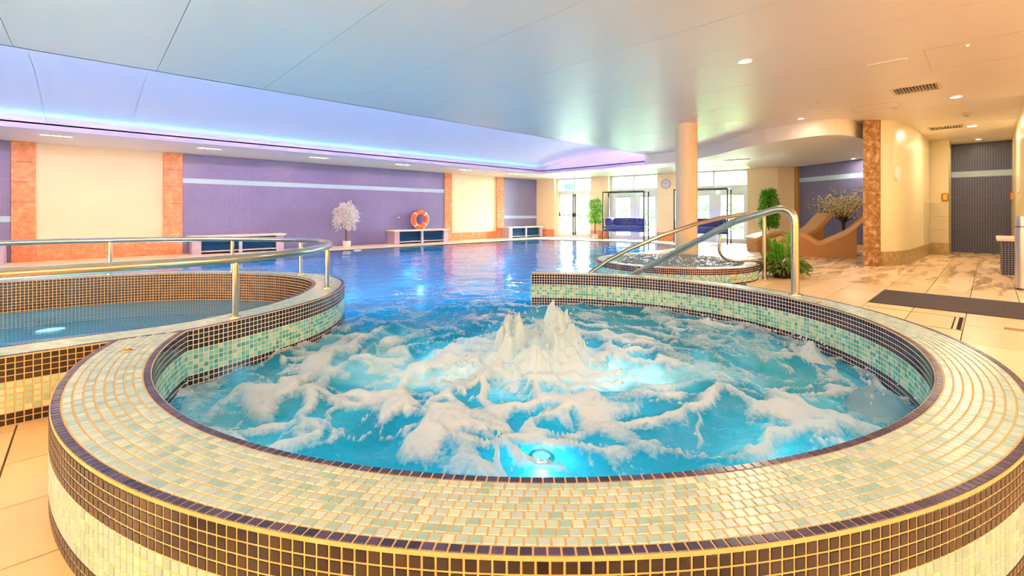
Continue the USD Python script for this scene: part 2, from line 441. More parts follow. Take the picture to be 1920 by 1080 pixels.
A_END, A_START = 44.6, 44.6 - 255.6            # the spa wall runs from its end post round the front to the plunge pool
spa_out = spa_curve(CO, A_START, A_END)
spa_in = spa_curve(CI, A_START, A_END)
CORNER = np.array([0.455, 3.475])
plunge_out = smoothline([(-5.0, 3.49), (-2.0, 3.49), (0.0, 3.485), (0.30, 3.478), CORNER, (0.73, 3.57), (1.02, 3.70), (1.32, 3.87), (1.58, 4.09), (1.81, 4.38), (2.0, 4.75), (2.09, 5.12), (2.08, 5.55), (1.88, 6.08), (1.50, 6.60), (1.08, 7.02), (0.6, 7.32), (0.1, 7.49), (-0.7, 7.58), (-2.5, 7.6), (-5.0, 7.6)], 1800)
plunge_in = smoothline([(-5.0, 3.765), (-2.0, 3.765), (-0.1, 3.755), (0.15, 3.745), (0.46, 3.75), (0.70, 3.84), (0.92, 3.94), (1.16, 4.11), (1.38, 4.32), (1.57, 4.58), (1.72, 4.88), (1.78, 5.17), (1.75, 5.52), (1.58, 5.98), (1.26, 6.42), (0.90, 6.76), (0.5, 7.01), (0.05, 7.16), (-0.7, 7.25), (-2.5, 7.27), (-5.0, 7.27)], 1800)
S2C, S2R, S2H = np.array([7.8, 3.98]), 1.38, 0.25
t_ = np.linspace(0, 2 * np.pi, 1200)
spa2_out = S2C + S2R * np.stack([np.cos(t_), np.sin(t_)], 1)
spa2_in = S2C + (S2R - 0.22) * np.stack([np.cos(t_), np.sin(t_)], 1)

spa_ring = Polygon(np.vstack([spa_out, spa_in[::-1]])).buffer(0)
spa_disc = Polygon(spa_curve(CI, 0, 360)).buffer(0)
plunge_outer_poly = Polygon(plunge_out).buffer(0)
plunge_inner_poly = Polygon(plunge_in).buffer(0)
plunge_ring = plunge_outer_poly.difference(plunge_inner_poly)
spa_ring = spa_ring.difference(plunge_outer_poly)
spa_in = spa_in[~shapely.contains_xy(plunge_outer_poly, *spa_in.T)]
spa_in = np.vstack([CORNER + [0.0, -0.004], spa_in])
spa2_outer_poly, spa2_inner_poly = Polygon(spa2_out), Polygon(spa2_in)
pool_big = Polygon([(-7, 13.3), (13.9, 13.3), (15.5, 8.7), (14.6, 6.95), (10.6, 6.6), (9.3, 5.4), (7.8, 4.0), (7.72, 2.72), (5.0, 1.55), (2.46, 1.5), (2.46, 2.37), (0.5, 3.4), (0.0, 4.5), (-7, 5.5)])
pool_poly = unary_union([pool_big, spa_disc]).difference(unary_union([spa_ring, plunge_outer_poly, spa2_outer_poly])).buffer(-0.001)
pool_poly = max(getattr(pool_poly, "geoms", [pool_poly]), key=lambda g: g.area)


# ------------------------------------------------------------------ mosaic: every tile a chamfered piece of its own
def tile_quads(c00, c10, c11, c01, nrm, lift=0.0022, ch=0.0012):
    """vertices (n,8,3) of tiles with corners on the wall; nrm (n,3) points outwards"""
    base = np.stack([c00, c10, c11, c01], 1)
    ctr = base.mean(1, keepdims=True)
    d = base - ctr
    ln = np.linalg.norm(d, axis=2, keepdims=True)
    top = ctr + d * (1 - ch * 1.4 / np.maximum(ln, 1e-6)) + nrm[:, None] * lift
    return np.concatenate([base, top], 1)


TF = np.array([[4, 5, 6], [4, 6, 7], [0, 1, 5], [0, 5, 4], [1, 2, 6], [1, 6, 5], [2, 3, 7], [2, 7, 6], [3, 0, 4], [3, 4, 7]])


def face_tiles(path, z_top, rows, outward, pitch=PITCH, rowp=None, gap=0.0046, lift=0.0022):
    """tiles on an upright wall along path; rows = list of palette names from the top down; outward: +1 = left of the path's direction"""
    rowp = rowp or pitch
    L = length(path)
    n = max(int(round(L / pitch)), 1)
    P2 = resample(path, n + 1)
    a, b = P2[:-1], P2[1:]
    t = (b - a) / np.linalg.norm(b - a, axis=1, keepdims=True)
    nv = np.stack([-t[:, 1], t[:, 0], np.zeros(n)], 1) * outward
    out = []
    for k, pal in enumerate(rows):
        zt, zb = z_top - k * rowp - gap / 2, z_top - (k + 1) * rowp + gap / 2
        p0, p1 = a + t * gap / 2, b - t * gap / 2
        z = lambda p, h: np.c_[p, np.full(n, h)]
        if outward > 0:
            q = (z(p1, zb), z(p0, zb), z(p0, zt), z(p1, zt))
        else:
            q = (z(p0, zb), z(p1, zb), z(p1, zt), z(p0, zt))
        out.append((pal, tile_quads(*q, nv, lift)))
    return out


def rim_tiles(outer, inner, z, rows, pitch=PITCH, gap=0.0046, lift=0.0022):
    """tiles on a level coping between two curves of equal length arrays; rows from the outer edge inwards; rows do not line up, as laid"""
    m = len(rows)
    out = []
    for k, pal in enumerate(rows):
        w0, w1 = k / m, (k + 1) / m
        mid = outer * (1 - (w0 + w1) / 2) + inner * (w0 + w1) / 2
        s = np.concatenate([[0], np.cumsum(np.linalg.norm(np.diff(mid, axis=0), axis=1))])
        n = max(int(round(s[-1] / pitch)), 1)
        cell = s[-1] / n
        wid = np.linalg.norm(outer - inner, axis=1).mean() / m
        g2 = gap / 2
        s0, s1 = np.arange(n) * cell + g2, (np.arange(n) + 1) * cell - g2
        def pt(ss, w):
            u = np.interp(ss, s, np.arange(len(s)))
            o = np.stack([np.interp(u, np.arange(len(s)), outer[:, j]) for j in (0, 1)], 1)
            i = np.stack([np.interp(u, np.arange(len(s)), inner[:, j]) for j in (0, 1)], 1)
            return np.c_[o * (1 - w) + i * w, np.full(len(ss), z)]
        wa, wb = w0 + g2 / wid / m, w1 - g2 / wid / m
        q = [pt(s0, wa), pt(s1, wa), pt(s1, wb), pt(s0, wb)]
        e1, e2 = q[1] - q[0], q[3] - q[0]
        if np.cross(e1[0], e2[0])[2] < 0:
            q = [q[1], q[0], q[3], q[2]]
        nv = np.tile([0, 0, 1.0], (n, 1))
        out.append((pal, tile_quads(*q, nv, lift)))
    return out


def outside(sets, poly):
    return [(p, v[~shapely.contains_xy(poly, v[:, :4, 0].mean(1), v[:, :4, 1].mean(1))]) for p, v in sets]


def lay_tiles(parent, name, sets, most=300):
    """the tiles that show largest are parts of their own, the others one mesh per palette variant"""
    pal, V = [], []
    for p, v in sets:
        pal += [p] * len(v)
        V.append(v)
    V = np.concatenate(V)
    pal = np.array(pal)
    ctr = V.mean(1)
    rel = ctr - np.array([0, 0, EYE])
    dist = np.linalg.norm(rel, axis=1)
    dep, lat = rel[:, :2] @ aF, rel[:, :2] @ aR
    px = 960 + FPX * lat / np.maximum(dep, 0.05)
    py = HORIZON - FPX * rel[:, 2] / np.maximum(dep, 0.05)
    nrm = np.cross(V[:, 5] - V[:, 4], V[:, 7] - V[:, 4])
    nrm /= np.linalg.norm(nrm, axis=1, keepdims=True)
    face = -(nrm * rel).sum(1) / dist
    inv = (dep > 0.1) & (px > -20) & (px < 1940) & (py < 1100) & (face > 0.02)
    size = np.where(inv, face / dist**2, -1)
    keep = (dep > -0.5)
    order = np.argsort(-size)
    single = set(order[:most][size[order[:most]] > 0].tolist())
    rr = np.random.default_rng(len(V))
    var = np.array([rr.integers(VARIANTS[p]) for p in pal])
    for i in sorted(single):
        obj(name, (V[i], TF), f"{pal[i]}_tile_{var[i]}", parent, smooth=False)
    rest = np.array([i for i in range(len(V)) if i not in single and keep[i]])
    for p in dict.fromkeys(pal.tolist()):
        for k in range(VARIANTS[p]):
            ii = rest[(pal[rest] == p) & (var[rest] == k)] if len(rest) else []
            if len(ii):
                v = V[ii].reshape(-1, 3)
                f = (TF[None] + (np.arange(len(ii)) * 8)[:, None, None]).reshape(-1, 3)
                obj(name + "_field", (v, f), f"{p}_tile_{k}", parent, smooth=False, kind="stuff")


def wall_body(ring, z0, z1):
    return extrude(ring, z0, z1)


DARK, LIGHT = 4, 5
# --- the round spa
spa = thing("spa_wall", "round raised spa wall in the foreground covered in pale green, navy and dark glass mosaic", "spa wall", (0, 0, 0))
obj("wall_core", wall_body(spa_ring, -1.2, RIM - 0.0005), "grout", spa, smooth=30)
obj("tile_bedding", extrude(LineString(spa_in).buffer(0.0007), -0.25, RIM - 0.003), "grout_pale", spa, label="pale grout bed of the inner face")
n_out = spa_curve(CO, A_START, A_END, 1600)
n_in = spa_curve(CI, A_START, A_END, 1600)
lay_tiles(spa, "coping_tile", outside(rim_tiles(n_out + 0, n_in, RIM, ["navy"] + ["pale"] * 8 + ["navy"], pitch=0.0312), plunge_outer_poly))
vis = spa_curve(CO, 44.6 - 250.2, -60, 1400)
lay_tiles(spa, "outer_tile", face_tiles(vis, RIM - 0.008, ["dark"] * 4 + ["pale"] * 5 + ["dark"] * 2, -1, rowp=0.032))
lay_tiles(spa, "inner_tile", face_tiles(spa_in, RIM - 0.004, ["blue"] * 4 + ["aqua"] * 5 + ["blue"] * 5, 1, rowp=0.0318))
e0, e1 = n_out[-1], n_in[-1]
obj("end_trim", cbx(-0.012, -0.006, -0.3, 0.012, 0.006, RIM + 0.001, 0.002).apply_transform(trimesh.transformations.translation_matrix((*(e1 + (e0 - e1) * 0.04), 0))), "steel", spa, label="thin metal corner trim at the end of the wall")
lay_tiles(spa, "end_tile", face_tiles(np.array([e0, e1]), RIM - 0.004, ["blue"] * 4 + ["aqua"] * 5 + ["blue"] * 5, -1, rowp=0.0318))

# --- the long plunge pool with rounded end on the left
pl = thing("plunge_pool_wall", "long round-ended plunge pool wall on the left, dark mosaic inside", "pool wall", (0, 0, 0))
obj("wall_core", wall_body(plunge_ring, -1.2, RIM - 0.0008), "grout", pl)
lay_tiles(pl, "coping_tile", rim_tiles(plunge_out, plunge_in, RIM - 0.0004, ["navy"] + ["pale"] * 8 + ["navy"]))
iC = int(np.argmin(np.linalg.norm(plunge_out - CORNER, axis=1)))
iF = int(np.argmin(np.linalg.norm(plunge_out - np.array([0.12, 3.48]), axis=1)))
iB = int(np.argmin(np.linalg.norm(plunge_out - np.array([1.3, 6.8]), axis=1)))
i0 = int(np.argmin(np.linalg.norm(plunge_out - np.array([-0.9, 3.49]), axis=1)))
obj("tile_bedding", extrude(LineString(plunge_out[iC:iB]).buffer(0.0007), -0.25, RIM - 0.003), "grout_pale", pl, label="pale grout bed of the outer face")
lay_tiles(pl, "outer_tile", face_tiles(plunge_out[iC:iB], RIM - 0.004, ["dark"] * 4 + ["aqua"] * 5 + ["dark"] * 5, -1, rowp=0.0318))
lay_tiles(pl, "front_tile", face_tiles(plunge_out[i0:iF], RIM - 0.006, ["umber"] * 4 + ["sage"] * 5 + ["umber"] * 2, -1, pitch=0.0322, rowp=0.0322))
lay_tiles(pl, "inner_tile", face_tiles(plunge_in, RIM - 0.004, ["umber"] * 21, 1, rowp=0.0318))

# --- the small second spa by the column
s2 = thing("small_spa_wall", "small round raised spa in front of the white column", "spa wall", (0, 0, 0))
obj("wall_core", wall_body(spa2_outer_poly.difference(spa2_inner_poly), -1.2, S2H - 0.0005), "grout", s2)
lay_tiles(s2, "coping_tile", rim_tiles(spa2_out, spa2_in, S2H, ["navy"] + ["pale"] * 6 + ["navy"]), most=0)
lay_tiles(s2, "outer_tile", face_tiles(spa2_out, S2H - 0.004, ["blue"] * 3 + ["aqua"] * 4 + ["dark"] * 6, -1), most=0)
bub_n = 140
gx, gy = np.meshgrid(np.linspace(-1.17, 1.17, bub_n), np.linspace(-1.17, 1.17, bub_n), indexing="ij")
pp = np.stack([gx * 3.2, gy * 3.2, gx * 0], -1)
hz = 0.10 * (meshkit.fbm(pp * 2.2 + 3, 5, 5) - 0.5) + 0.08 * np.abs(meshkit.fbm(pp * 4.5, 4, 9) - 0.5)


def grid_mesh(X, Y, Z, keep):
    nx, ny = X.shape
    idx = np.arange(nx * ny).reshape(nx, ny)
    q = np.stack([idx[:-1, :-1], idx[1:, :-1], idx[1:, 1:], idx[:-1, 1:]], -1)[keep]
    usedv, inv = np.unique(q, return_inverse=True)
    q = inv.reshape(-1, 4)
    v = np.stack([X.ravel(), Y.ravel(), Z.ravel()], 1)[usedv]
    return v, np.vstack([q[:, [0, 1, 2]], q[:, [0, 2, 3]]]), usedv


cx, cy = (gx[:-1, :-1] + gx[1:, 1:]) / 2, (gy[:-1, :-1] + gy[1:, 1:]) / 2
v, f, _ = grid_mesh(gx + S2C[0], gy + S2C[1], hz + S2H - 0.02, cx**2 + cy**2 < 1.165**2)
obj("bubbling_water", (v, f), "bubbling_water", None, smooth=True, label="white bubbling water filling the small round spa", kind="stuff", cat="water")
obj("spa_floor", extrude(spa2_inner_poly, -0.5, -0.45), "spa_liner", s2)

# ------------------------------------------------------------------ basins, floor and deck
basin = thing("pool_basin", kind="structure")
obj("basin_floor", extrude(pool_poly.difference(spa_disc.buffer(0.02)).buffer(0.3), -1.35, -1.25), "pool_liner", basin)
obj("spa_basin_floor", extrude(spa_disc.buffer(0.05), -0.85, -0.8), "spa_liner", basin)
rim_line = pool_poly.exterior
basin_wall = pool_poly.buffer(0.06).difference(pool_poly.buffer(0.012))
obj("basin_wall", extrude(basin_wall.difference(unary_union([spa_ring, plunge_outer_poly, spa2_outer_poly])), -1.3, -0.012), "pool_liner", basin)
obj("plunge_floor", extrude(plunge_inner_poly, -0.22, -0.15), "plunge_floor_mosaic", pl)

ROOM = Polygon([(-7, -8), (18.6, -8), (18.6, 4.6), (17.6, 5.6), (17.8, 16), (-7, 16)])
holes = unary_union([pool_poly.buffer(0.012), spa_disc, spa_ring, plunge_outer_poly, spa2_outer_poly])
deck = ROOM.difference(holes)
floor = thing("floor", kind="structure")
obj("floor_slab", extrude(deck, -0.2, -0.006), "floor_grout", floor)
# cream tiles; the two decks are laid on their own grids
tiles = []
for (x0, x1, y0, y1, ox, oy, px_, py_) in [(-3.0, 4.0, -3.2, 3.6, -0.27, 2.09, 0.86, 0.43), (4.0, 18.4, -3.2, 6.9, 0.26, 0.17, 0.86, 0.43)]:
    region = sbox(x0, y0, x1, y1).intersection(deck)
    i0_, i1_ = math.floor((x0 - ox) / px_), math.ceil((x1 - ox) / px_)
    j0_, j1_ = math.floor((y0 - oy) / py_), math.ceil((y1 - oy) / py_)
    for i in range(i0_, i1_):
        for j in range(j0_, j1_):
            sq = sbox(ox + i * px_ + 0.004, oy + j * py_ + 0.004, ox + (i + 1) * px_ - 0.004, oy + (j + 1) * py_ - 0.004)
            g = sq.intersection(region)
            for h in getattr(g, "geoms", [g]):
                if h.geom_type == "Polygon" and h.area > 2e-3:
                    c = np.array(h.centroid.coords[0])
                    D, Lx = c @ aF, c @ aR
                    vis_ = D > 0.3 and abs(Lx / max(D, 0.1)) < 2.4
                    if vis_:
                        tiles.append((D * D, h))
tiles.sort(key=lambda t: t[0])
rest = []
for k, (_, h) in enumerate(tiles):
    m = extrude(h.simplify(0.002), -0.006, 0.0)
    if k < 300:
        obj("tile", m, f"{'wet' if h.centroid.x > 9.0 else 'floor'}_tile_{rng.randrange(4)}", floor, smooth=False)
    else:
        rest.append(m)
if rest:
    obj("tile_field", cat(rest), "wet_tile_1", floor, smooth=False, kind="stuff")
far_deck = deck.difference(unary_union([sbox(-3.0, -3.2, 4.0, 3.6), sbox(4.0, -3.2, 18.4, 6.9)]))
obj("deck_paving", extrude(far_deck, -0.006, 0.0), "deck_tile", floor)

# ------------------------------------------------------------------ water of the pool and the spa
def axis(a, b, f0, f1, fine, coarse):
    out = [f0]
    while out[0] > a:
        out.insert(0, out[0] - min(coarse, fine * 1.12 ** (len(out))))
    out += list(np.arange(f0 + fine, f1, fine))
    st = fine
    while out[-1] < b:
        st = min(st * 1.03, coarse)
        out.append(out[-1] + st)
    return np.array(out)


ax_ = axis(-5.0, 15.8, 0.05, 4.9, 0.016, 0.045)
ay_ = axis(0.0, 13.4, 0.05, 4.6, 0.016, 0.045)
GX, GY = np.meshgrid(ax_, ay_, indexing="ij")
FC = np.array([2.36, 2.27])                      # the fountain


def sstep(x, a, b):
    t = np.clip((x - a) / (b - a), 0, 1)
    return t * t * (3 - 2 * t)


def n3(x, y, s, seed, octv=4):
    return meshkit.fbm(np.stack([x * s, y * s, np.zeros_like(x) + seed * 1.7], -1), octv, seed)


dsp = np.hypot(GX - SC[0], GY - SC[1])
df = np.hypot(GX - FC[0], GY - FC[1])
wspa = 0.10 + 0.90 * (1 - sstep(dsp, 2.0, 3.6))
wx, wy = n3(GX, GY, 1.1, 3) - 0.5, n3(GX, GY, 1.1, 4) - 0.5
wx2, wy2 = n3(GX, GY, 3.1, 5, 3) - 0.5, n3(GX, GY, 3.1, 6, 3) - 0.5
QX, QY = GX + 0.9 * wx + 0.18 * wx2, GY + 0.9 * wy + 0.18 * wy2
ang = np.arctan2(GY - FC[1], GX - FC[0]) + 0.5 * np.exp(-df) + 1.0 * wx + 0.25 * wx2
rw = df + 0.45 * wy + 0.12 * wy2
ridge = 1 - np.abs(2 * n3(QX, QY, 1.7, 12, 3) - 1)
ridgep = 1 - np.abs(2 * meshkit.fbm(np.stack([1.6 * np.cos(ang), 1.6 * np.sin(ang), 2.3 * rw], -1), 3, 91) - 1)
ridge2 = 1 - np.abs(2 * n3(QX + 0.3 * wy2, QY - 0.3 * wx2, 4.4, 13, 3) - 1)
chop = n3(QX, QY, 3.6, 21, 4) - 0.5
HZ = wspa * (0.075 * (ridge**2 - 0.6) + 0.05 * (ridgep**3 - 0.5) + 0.055 * chop + 0.035 * (n3(QX, QY, 8.0, 22, 3) - 0.5) + 0.016 * (ridge2 - 0.75))
rip = 0.011 * (n3(GX + 0.3 * wy, GY, 1.5, 31, 3) - 0.5) * 2 + 0.0035 * (n3(GX + 0.2 * wx, GY, 6.5, 32, 2) - 0.5) * 2
HZ = HZ + (1 - 0.7 * wspa) * rip
HZ += 0.05 * np.exp(-(df / 0.45) ** 2) + 0.012 * np.cos(df * 16) * np.exp(-((df - 0.7) / 0.5) ** 2) * wspa
ccx, ccy = (GX[:-1, :-1] + GX[1:, 1:]) / 2, (GY[:-1, :-1] + GY[1:, 1:]) / 2
wpoly = pool_poly.buffer(0.02)
shapely.prepare(wpoly)
inside = shapely.contains_xy(wpoly, ccx, ccy)
spa_side = np.hypot(ccx - SC[0], ccy - SC[1]) < 2.55
v, f, uw_ = grid_mesh(GX, GY, HZ + WATER - 0.02, inside)
pw_ = obj("pool_water", (v, f), "pool_water", None, smooth=True, label="blue rippling water of the swimming pool and the bubbling round spa", kind="stuff", cat="water")

churn = 1 - sstep(dsp + 0.5 * (n3(GX, GY, 1.6, 71, 3) - 0.5), 1.5, 3.0)
air = np.clip(0.95 * np.exp(-(df / 0.75) ** 2) + 0.75 * sstep(n3(QX, QY, 1.4, 72, 4), 0.46, 0.72) + 0.25 * (n3(QX, QY, 6.0, 73, 3) - 0.5), 0, 1) * churn
UsdGeom.PrimvarsAPI(UsdGeom.Mesh(pw_)).CreatePrimvar("air", Sdf.ValueTypeNames.FloatArray, "vertex").Set(Vt.FloatArray.FromNumpy(air.ravel()[uw_].astype(np.float32)))
UsdGeom.PrimvarsAPI(UsdGeom.Mesh(pw_)).CreatePrimvar("churn", Sdf.ValueTypeNames.FloatArray, "vertex").Set(Vt.FloatArray.FromNumpy(churn.ravel()[uw_].astype(np.float32)))

# foam lies on the churned water
JETS = [(1325, 612, 0.16, 0.13), (1520, 668, 0.2, 0.16), (1645, 772, 0.26, 0.19), (322, 742, 0.16, 0.12), (565, 698, 0.25, 0.05)]
dens = 0.26 + 0.0 * GX
dens += 1.05 * np.exp(-(df / 0.66) ** 2)
front = -(GX - SC[0]) * aF[0] - (GY - SC[1]) * aF[1]
right = (GX - SC[0]) * aR[0] + (GY - SC[1]) * aR[1]
dens += 0.15 * sstep(front, 0.3, 1.8) + 0.16 * sstep(right, 0.2, 1.6) * (1 - sstep(-front, 0.4, 1.6))
lamp = at(1015, 775, -0.02)
dens -= 0.30 * np.exp(-(np.hypot(GX - lamp[0], GY - lamp[1]) / 0.28) ** 2)
dens *= (1 - sstep(dsp, 2.2, 3.4))
dens -= 0.22 * sstep(-front - 0.5 * right, 0.8, 2.0)
for (jx, jy, jr, jh) in JETS:
    j = at(jx, jy, 0.0)
    dd = np.hypot(GX - j[0], GY - j[1])
    dens += 0.5 * np.exp(-(dd / (jr * 1.3)) ** 2) - (1.3 * np.exp(-(dd / 0.17) ** 2) if jx == 1645 else 0)
low, mid_n, hi_n = n3(GX, GY, 1.3, 81, 3), n3(QX, QY, 5.0, 44, 4), n3(QX, QY, 14.0, 45, 3)
wgt = np.clip(0.35 + 0.9 * dens, 0, 1.25) * (0.35 + 1.2 * sstep(low, 0.3, 0.65))
strand = np.maximum.reduce([sstep(ridgep + 0.22 * (mid_n - 0.5) + 0.08 * (hi_n - 0.5), 0.86, 1.0), 0.95 * sstep(ridge + 0.2 * (mid_n - 0.5) + 0.08 * (hi_n - 0.5), 0.90, 1.01), 0.7 * sstep(ridge2 + 0.16 * (hi_n - 0.5), 0.90, 1.0)])
blob = sstep(dens + 1.0 * (mid_n - 0.5) + 0.35 * (hi_n - 0.5), 0.74, 1.2)
fm = np.clip(strand * wgt + blob + 0.25 * (hi_n - 0.5) * (strand > 0.02) + 0.30 * sstep(air, 0.35, 0.9) * sstep(mid_n, 0.42, 0.62), 0, 1.2)
cfm = (fm[:-1, :-1] + fm[1:, 1:]) / 2
keepf = inside & (cfm > 0.06) & (np.hypot(ccx - SC[0], ccy - SC[1]) < 3.6)
FZ = HZ - 0.02 + 0.003 + 0.030 * sstep(fm, 0.1, 1.0) * (0.35 + 1.3 * n3(GX, GY, 15, 51, 3))
v, f, uv_ = grid_mesh(GX, GY, FZ, keepf)
fo = obj("foam", (v, f), "foam", None, smooth=True, label="swirls of white foam drifting on the churning spa water", kind="stuff", cat="foam")
UsdGeom.PrimvarsAPI(UsdGeom.Mesh(fo)).CreatePrimvar("foam", Sdf.ValueTypeNames.FloatArray, "vertex").Set(Vt.FloatArray.FromNumpy(fm.ravel()[uv_].astype(np.float32)))

# plunge pool water
px_, py_ = np.meshgrid(np.arange(-4.9, 1.9, 0.05), np.arange(3.6, 7.4, 0.05), indexing="ij")
pz_ = 0.03 + 0.002 * (n3(px_, py_, 3.0, 61, 2) - 0.5)
shapely.prepare(plunge_inner_poly)
v, f, _ = grid_mesh(px_, py_, pz_, shapely.contains_xy(plunge_inner_poly.buffer(0.04), (px_[:-1, :-1] + px_[1:, 1:]) / 2, (py_[:-1, :-1] + py_[1:, 1:]) / 2))
obj("plunge_water", (v, f), "plunge_water", None, smooth=True, label="still dark teal water in the plunge pool on the left", kind="stuff", cat="water")
dr = at(95, 617, -0.13)
pfl = thing("floor_light", "round white light set in the plunge pool floor at the left", "underwater light", (dr[0], dr[1], -0.15))
obj("rim_ring", lathe([(0.115, 0), (0.135, 0), (0.133, 0.01), (0.115, 0.014), (0.115, 0)], 32), "drain_white", pfl)
obj("lens", lathe([(0, 0.0), (0.115, 0.0), (0.11, 0.012), (0, 0.016)], 32), "plunge_lens", pfl)


# --- splashes
def splash(name, label, c, bumps, seed, rad, mat_, ndrops, spread, hmax, res=0.012, nse=0.5, pw=2.0):
    """a mound of thrown-up water (height field with ragged crown) and its drops"""
    t = thing(name, label, "splash", (c[0], c[1], -0.045))
    n = int(2 * rad / res)
    X, Y = np.meshgrid(np.linspace(-rad, rad, n), np.linspace(-rad, rad, n), indexing="ij")
    Z = np.zeros_like(X)
    for (bx_, by_, h, w) in bumps:
        d = np.hypot(X - bx_, Y - by_) / w
        Z = np.maximum(Z, h * np.exp(-np.abs(d) ** pw))
    body = sstep(Z, 0.015, 0.1)
    nz = meshkit.fbm(np.stack([X * 9, Y * 9, Z * 4 + seed], -1), 4, seed)
    spike = meshkit.fbm(np.stack([X * 30, Y * 30, X * 0 + seed], -1), 3, seed + 3)
    fine = meshkit.fbm(np.stack([X * 34, Y * 34, Z * 22 + seed], -1), 3, seed + 5)
    Z = Z - 0.05 * meshkit.fbm(np.stack([X * 8, Y * 8, X * 0 + seed], -1), 4, seed + 2) * (1 - sstep(Z, 0.1, 0.25))
    Z = Z * (1 + nse * (nz - 0.5) * 1.6) + body * 0.05 * (nz - 0.5) + body * 0.035 * (fine - 0.5) + 0.05 * sstep(spike, 0.58, 0.8) * sstep(Z, 0.2, 0.4)
    keep = ((Z[:-1, :-1] + Z[1:, 1:]) / 2 > 0.012)
    XX = X + 0.03 * (meshkit.fbm(np.stack([X * 12, Y * 12, Z * 12], -1), 3, seed + 8) - 0.5) * body
    YY = Y + 0.03 * (meshkit.fbm(np.stack([X * 12 + 7, Y * 12, Z * 12], -1), 3, seed + 9) - 0.5) * body
    v, f, _ = grid_mesh(XX, YY, Z, keep)
    obj("water_mound", (v, f), mat_, t, smooth=True)
    r_ = random.Random(seed)
    parts = []
    for _ in range(ndrops):
        b = r_.choice(bumps)
        a, d = r_.uniform(0, 6.28), b[3] * abs(r_.gauss(0.6, 0.5)) * spread
        z = b[2] * r_.uniform(0.35, 1.18) + 0.02
        s = r_.uniform(0.002, 0.007) * (1.0 if r_.random() < 0.85 else 1.7)
        dr_ = trimesh.creation.icosphere(1, s)
        dr_.apply_scale((1, 1, r_.uniform(0.8, 2.2)))
        dr_.apply_translation((b[0] + d * math.cos(a), b[1] + d * math.sin(a), z))
        parts.append(dr_)
    if parts:
        obj("droplets", cat(parts), "splash_water", t, smooth=True, kind="stuff")
    return t


P("foam_white", lin(246, 242, 236), 0.7, subsurface_weight=0.0)
usdkit.material(stage, "/World/Looks/aerated_water", {"d": ("principled_bsdf", {"base_color": lin(226, 240, 250), "roughness": 0.45}), "t": ("translucent_bsdf", {"color": lin(190, 238, 246)}), "m": ("mix_closure", {"fac": 0.4})},
                [("d.BSDF", "m.closure1"), ("t.BSDF", "m.closure2")], surface="m.closure")
LR = lambda l, d: (l * aR[0] + d * aF[0], l * aR[1] + d * aF[1])
b1, b2, b3, b4, b5, b6 = LR(-0.17, 0.0), LR(0.19, 0.04), LR(-0.45, -0.15), LR(0.02, -0.1), LR(-0.68, -0.2), LR(0.42, 0.05)
fr_ = random.Random(12)
jets_ = [(*LR(0.0, 0.02), 0.27, 0.34), (*LR(-0.12, 0.0), 0.30, 0.2), (*LR(0.16, 0.0), 0.32, 0.22), (*b3, 0.13, 0.26), (*LR(-0.26, -0.06), 0.18, 0.2), (*LR(0.3, 0.02), 0.16, 0.2)]
for (cl, hh, nn, sp_) in ((-0.16, 0.41, 9, 0.055), (0.18, 0.45, 12, 0.07), (0.03, 0.31, 9, 0.09)):
    for _ in range(nn):
        ol, od = fr_.gauss(0, sp_), fr_.gauss(0, sp_)
        k_ = math.exp(-(ol * ol + od * od) / (2 * (sp_ * 1.5) ** 2))
        jets_.append((*LR(cl + ol, od), hh * (0.55 + 0.45 * k_) * fr_.uniform(0.85, 1.08), fr_.uniform(0.065, 0.12)))
fs_ = splash("fountain_splash", "tall white twin-peaked fountain splash in the middle of the round spa", FC, jets_, 5, 1.0, "aerated_water", 260, 2.2, 0.5, res=0.008, nse=0.6, pw=2.1)
arcs = []
for _ in range(46):
    cl = fr_.choice((-0.17, 0.19, 0.19))
    a, sp0 = fr_.uniform(0, 6.28), fr_.uniform(0.15, 0.75)
    h0, vz = fr_.uniform(0.26, 0.42), fr_.uniform(0.1, 0.9)
    x0, y0 = LR(cl + fr_.gauss(0, 0.05), fr_.gauss(0, 0.05))
    t0_ = fr_.uniform(0.02, 0.12)
    for q in range(fr_.randrange(4, 10)):
        tt_ = t0_ + q * fr_.uniform(0.012, 0.022)
        zz = h0 + vz * tt_ - 4.9 * tt_ * tt_
        if zz > 0.05:
            s = fr_.uniform(0.002, 0.0055)
            d_ = trimesh.creation.icosphere(1, s)
            d_.apply_scale((1, 1, fr_.uniform(1.0, 2.4)))
            d_.apply_translation((x0 + sp0 * tt_ * math.cos(a), y0 + sp0 * tt_ * math.sin(a), zz))
            arcs.append(d_)
obj("spray", cat(arcs), "splash_water", fs_, smooth=True, kind="stuff")
names = ["small foamy jet splash against the spa's far inner wall", "mound of foam thrown up by the jet at the spa's right inner wall", "clear bulging dome of jet water at the spa's right edge", "white jet splash in the corner where spa and plunge pool meet", None]
for k, (jx, jy, jr, jh) in enumerate(JETS[:4]):
    j = at(jx, jy, 0.0)
    splash("jet_splash", names[k], j[:2], [(0, 0, jh, jr * 0.7), (jr * 0.5, jr * 0.3, jh * 0.7, jr * 0.5), (-jr * 0.4, jr * 0.3, jh * 0.6, jr * 0.5)] if k != 2 else [(0, 0, jh, jr * 0.6)], 20 + k, 0.34, "clear_bulge" if k == 2 else "aerated_water", 12 if k == 2 else 60, 1.2, 0.2, nse=0.25 if k == 2 else 0.6, pw=3.0 if k == 2 else 1.6)
sp_ = at(932, 884, 0.0)
splash("water_spout", "thin white water spout just inside the front rim of the spa", sp_[:2], [(0, 0, 0.2, 0.022), (0.01, 0.0, 0.12, 0.04)], 41, 0.16, "aerated_water", 14, 1.5, 0.1, res=0.005, nse=0.3, pw=1.6)

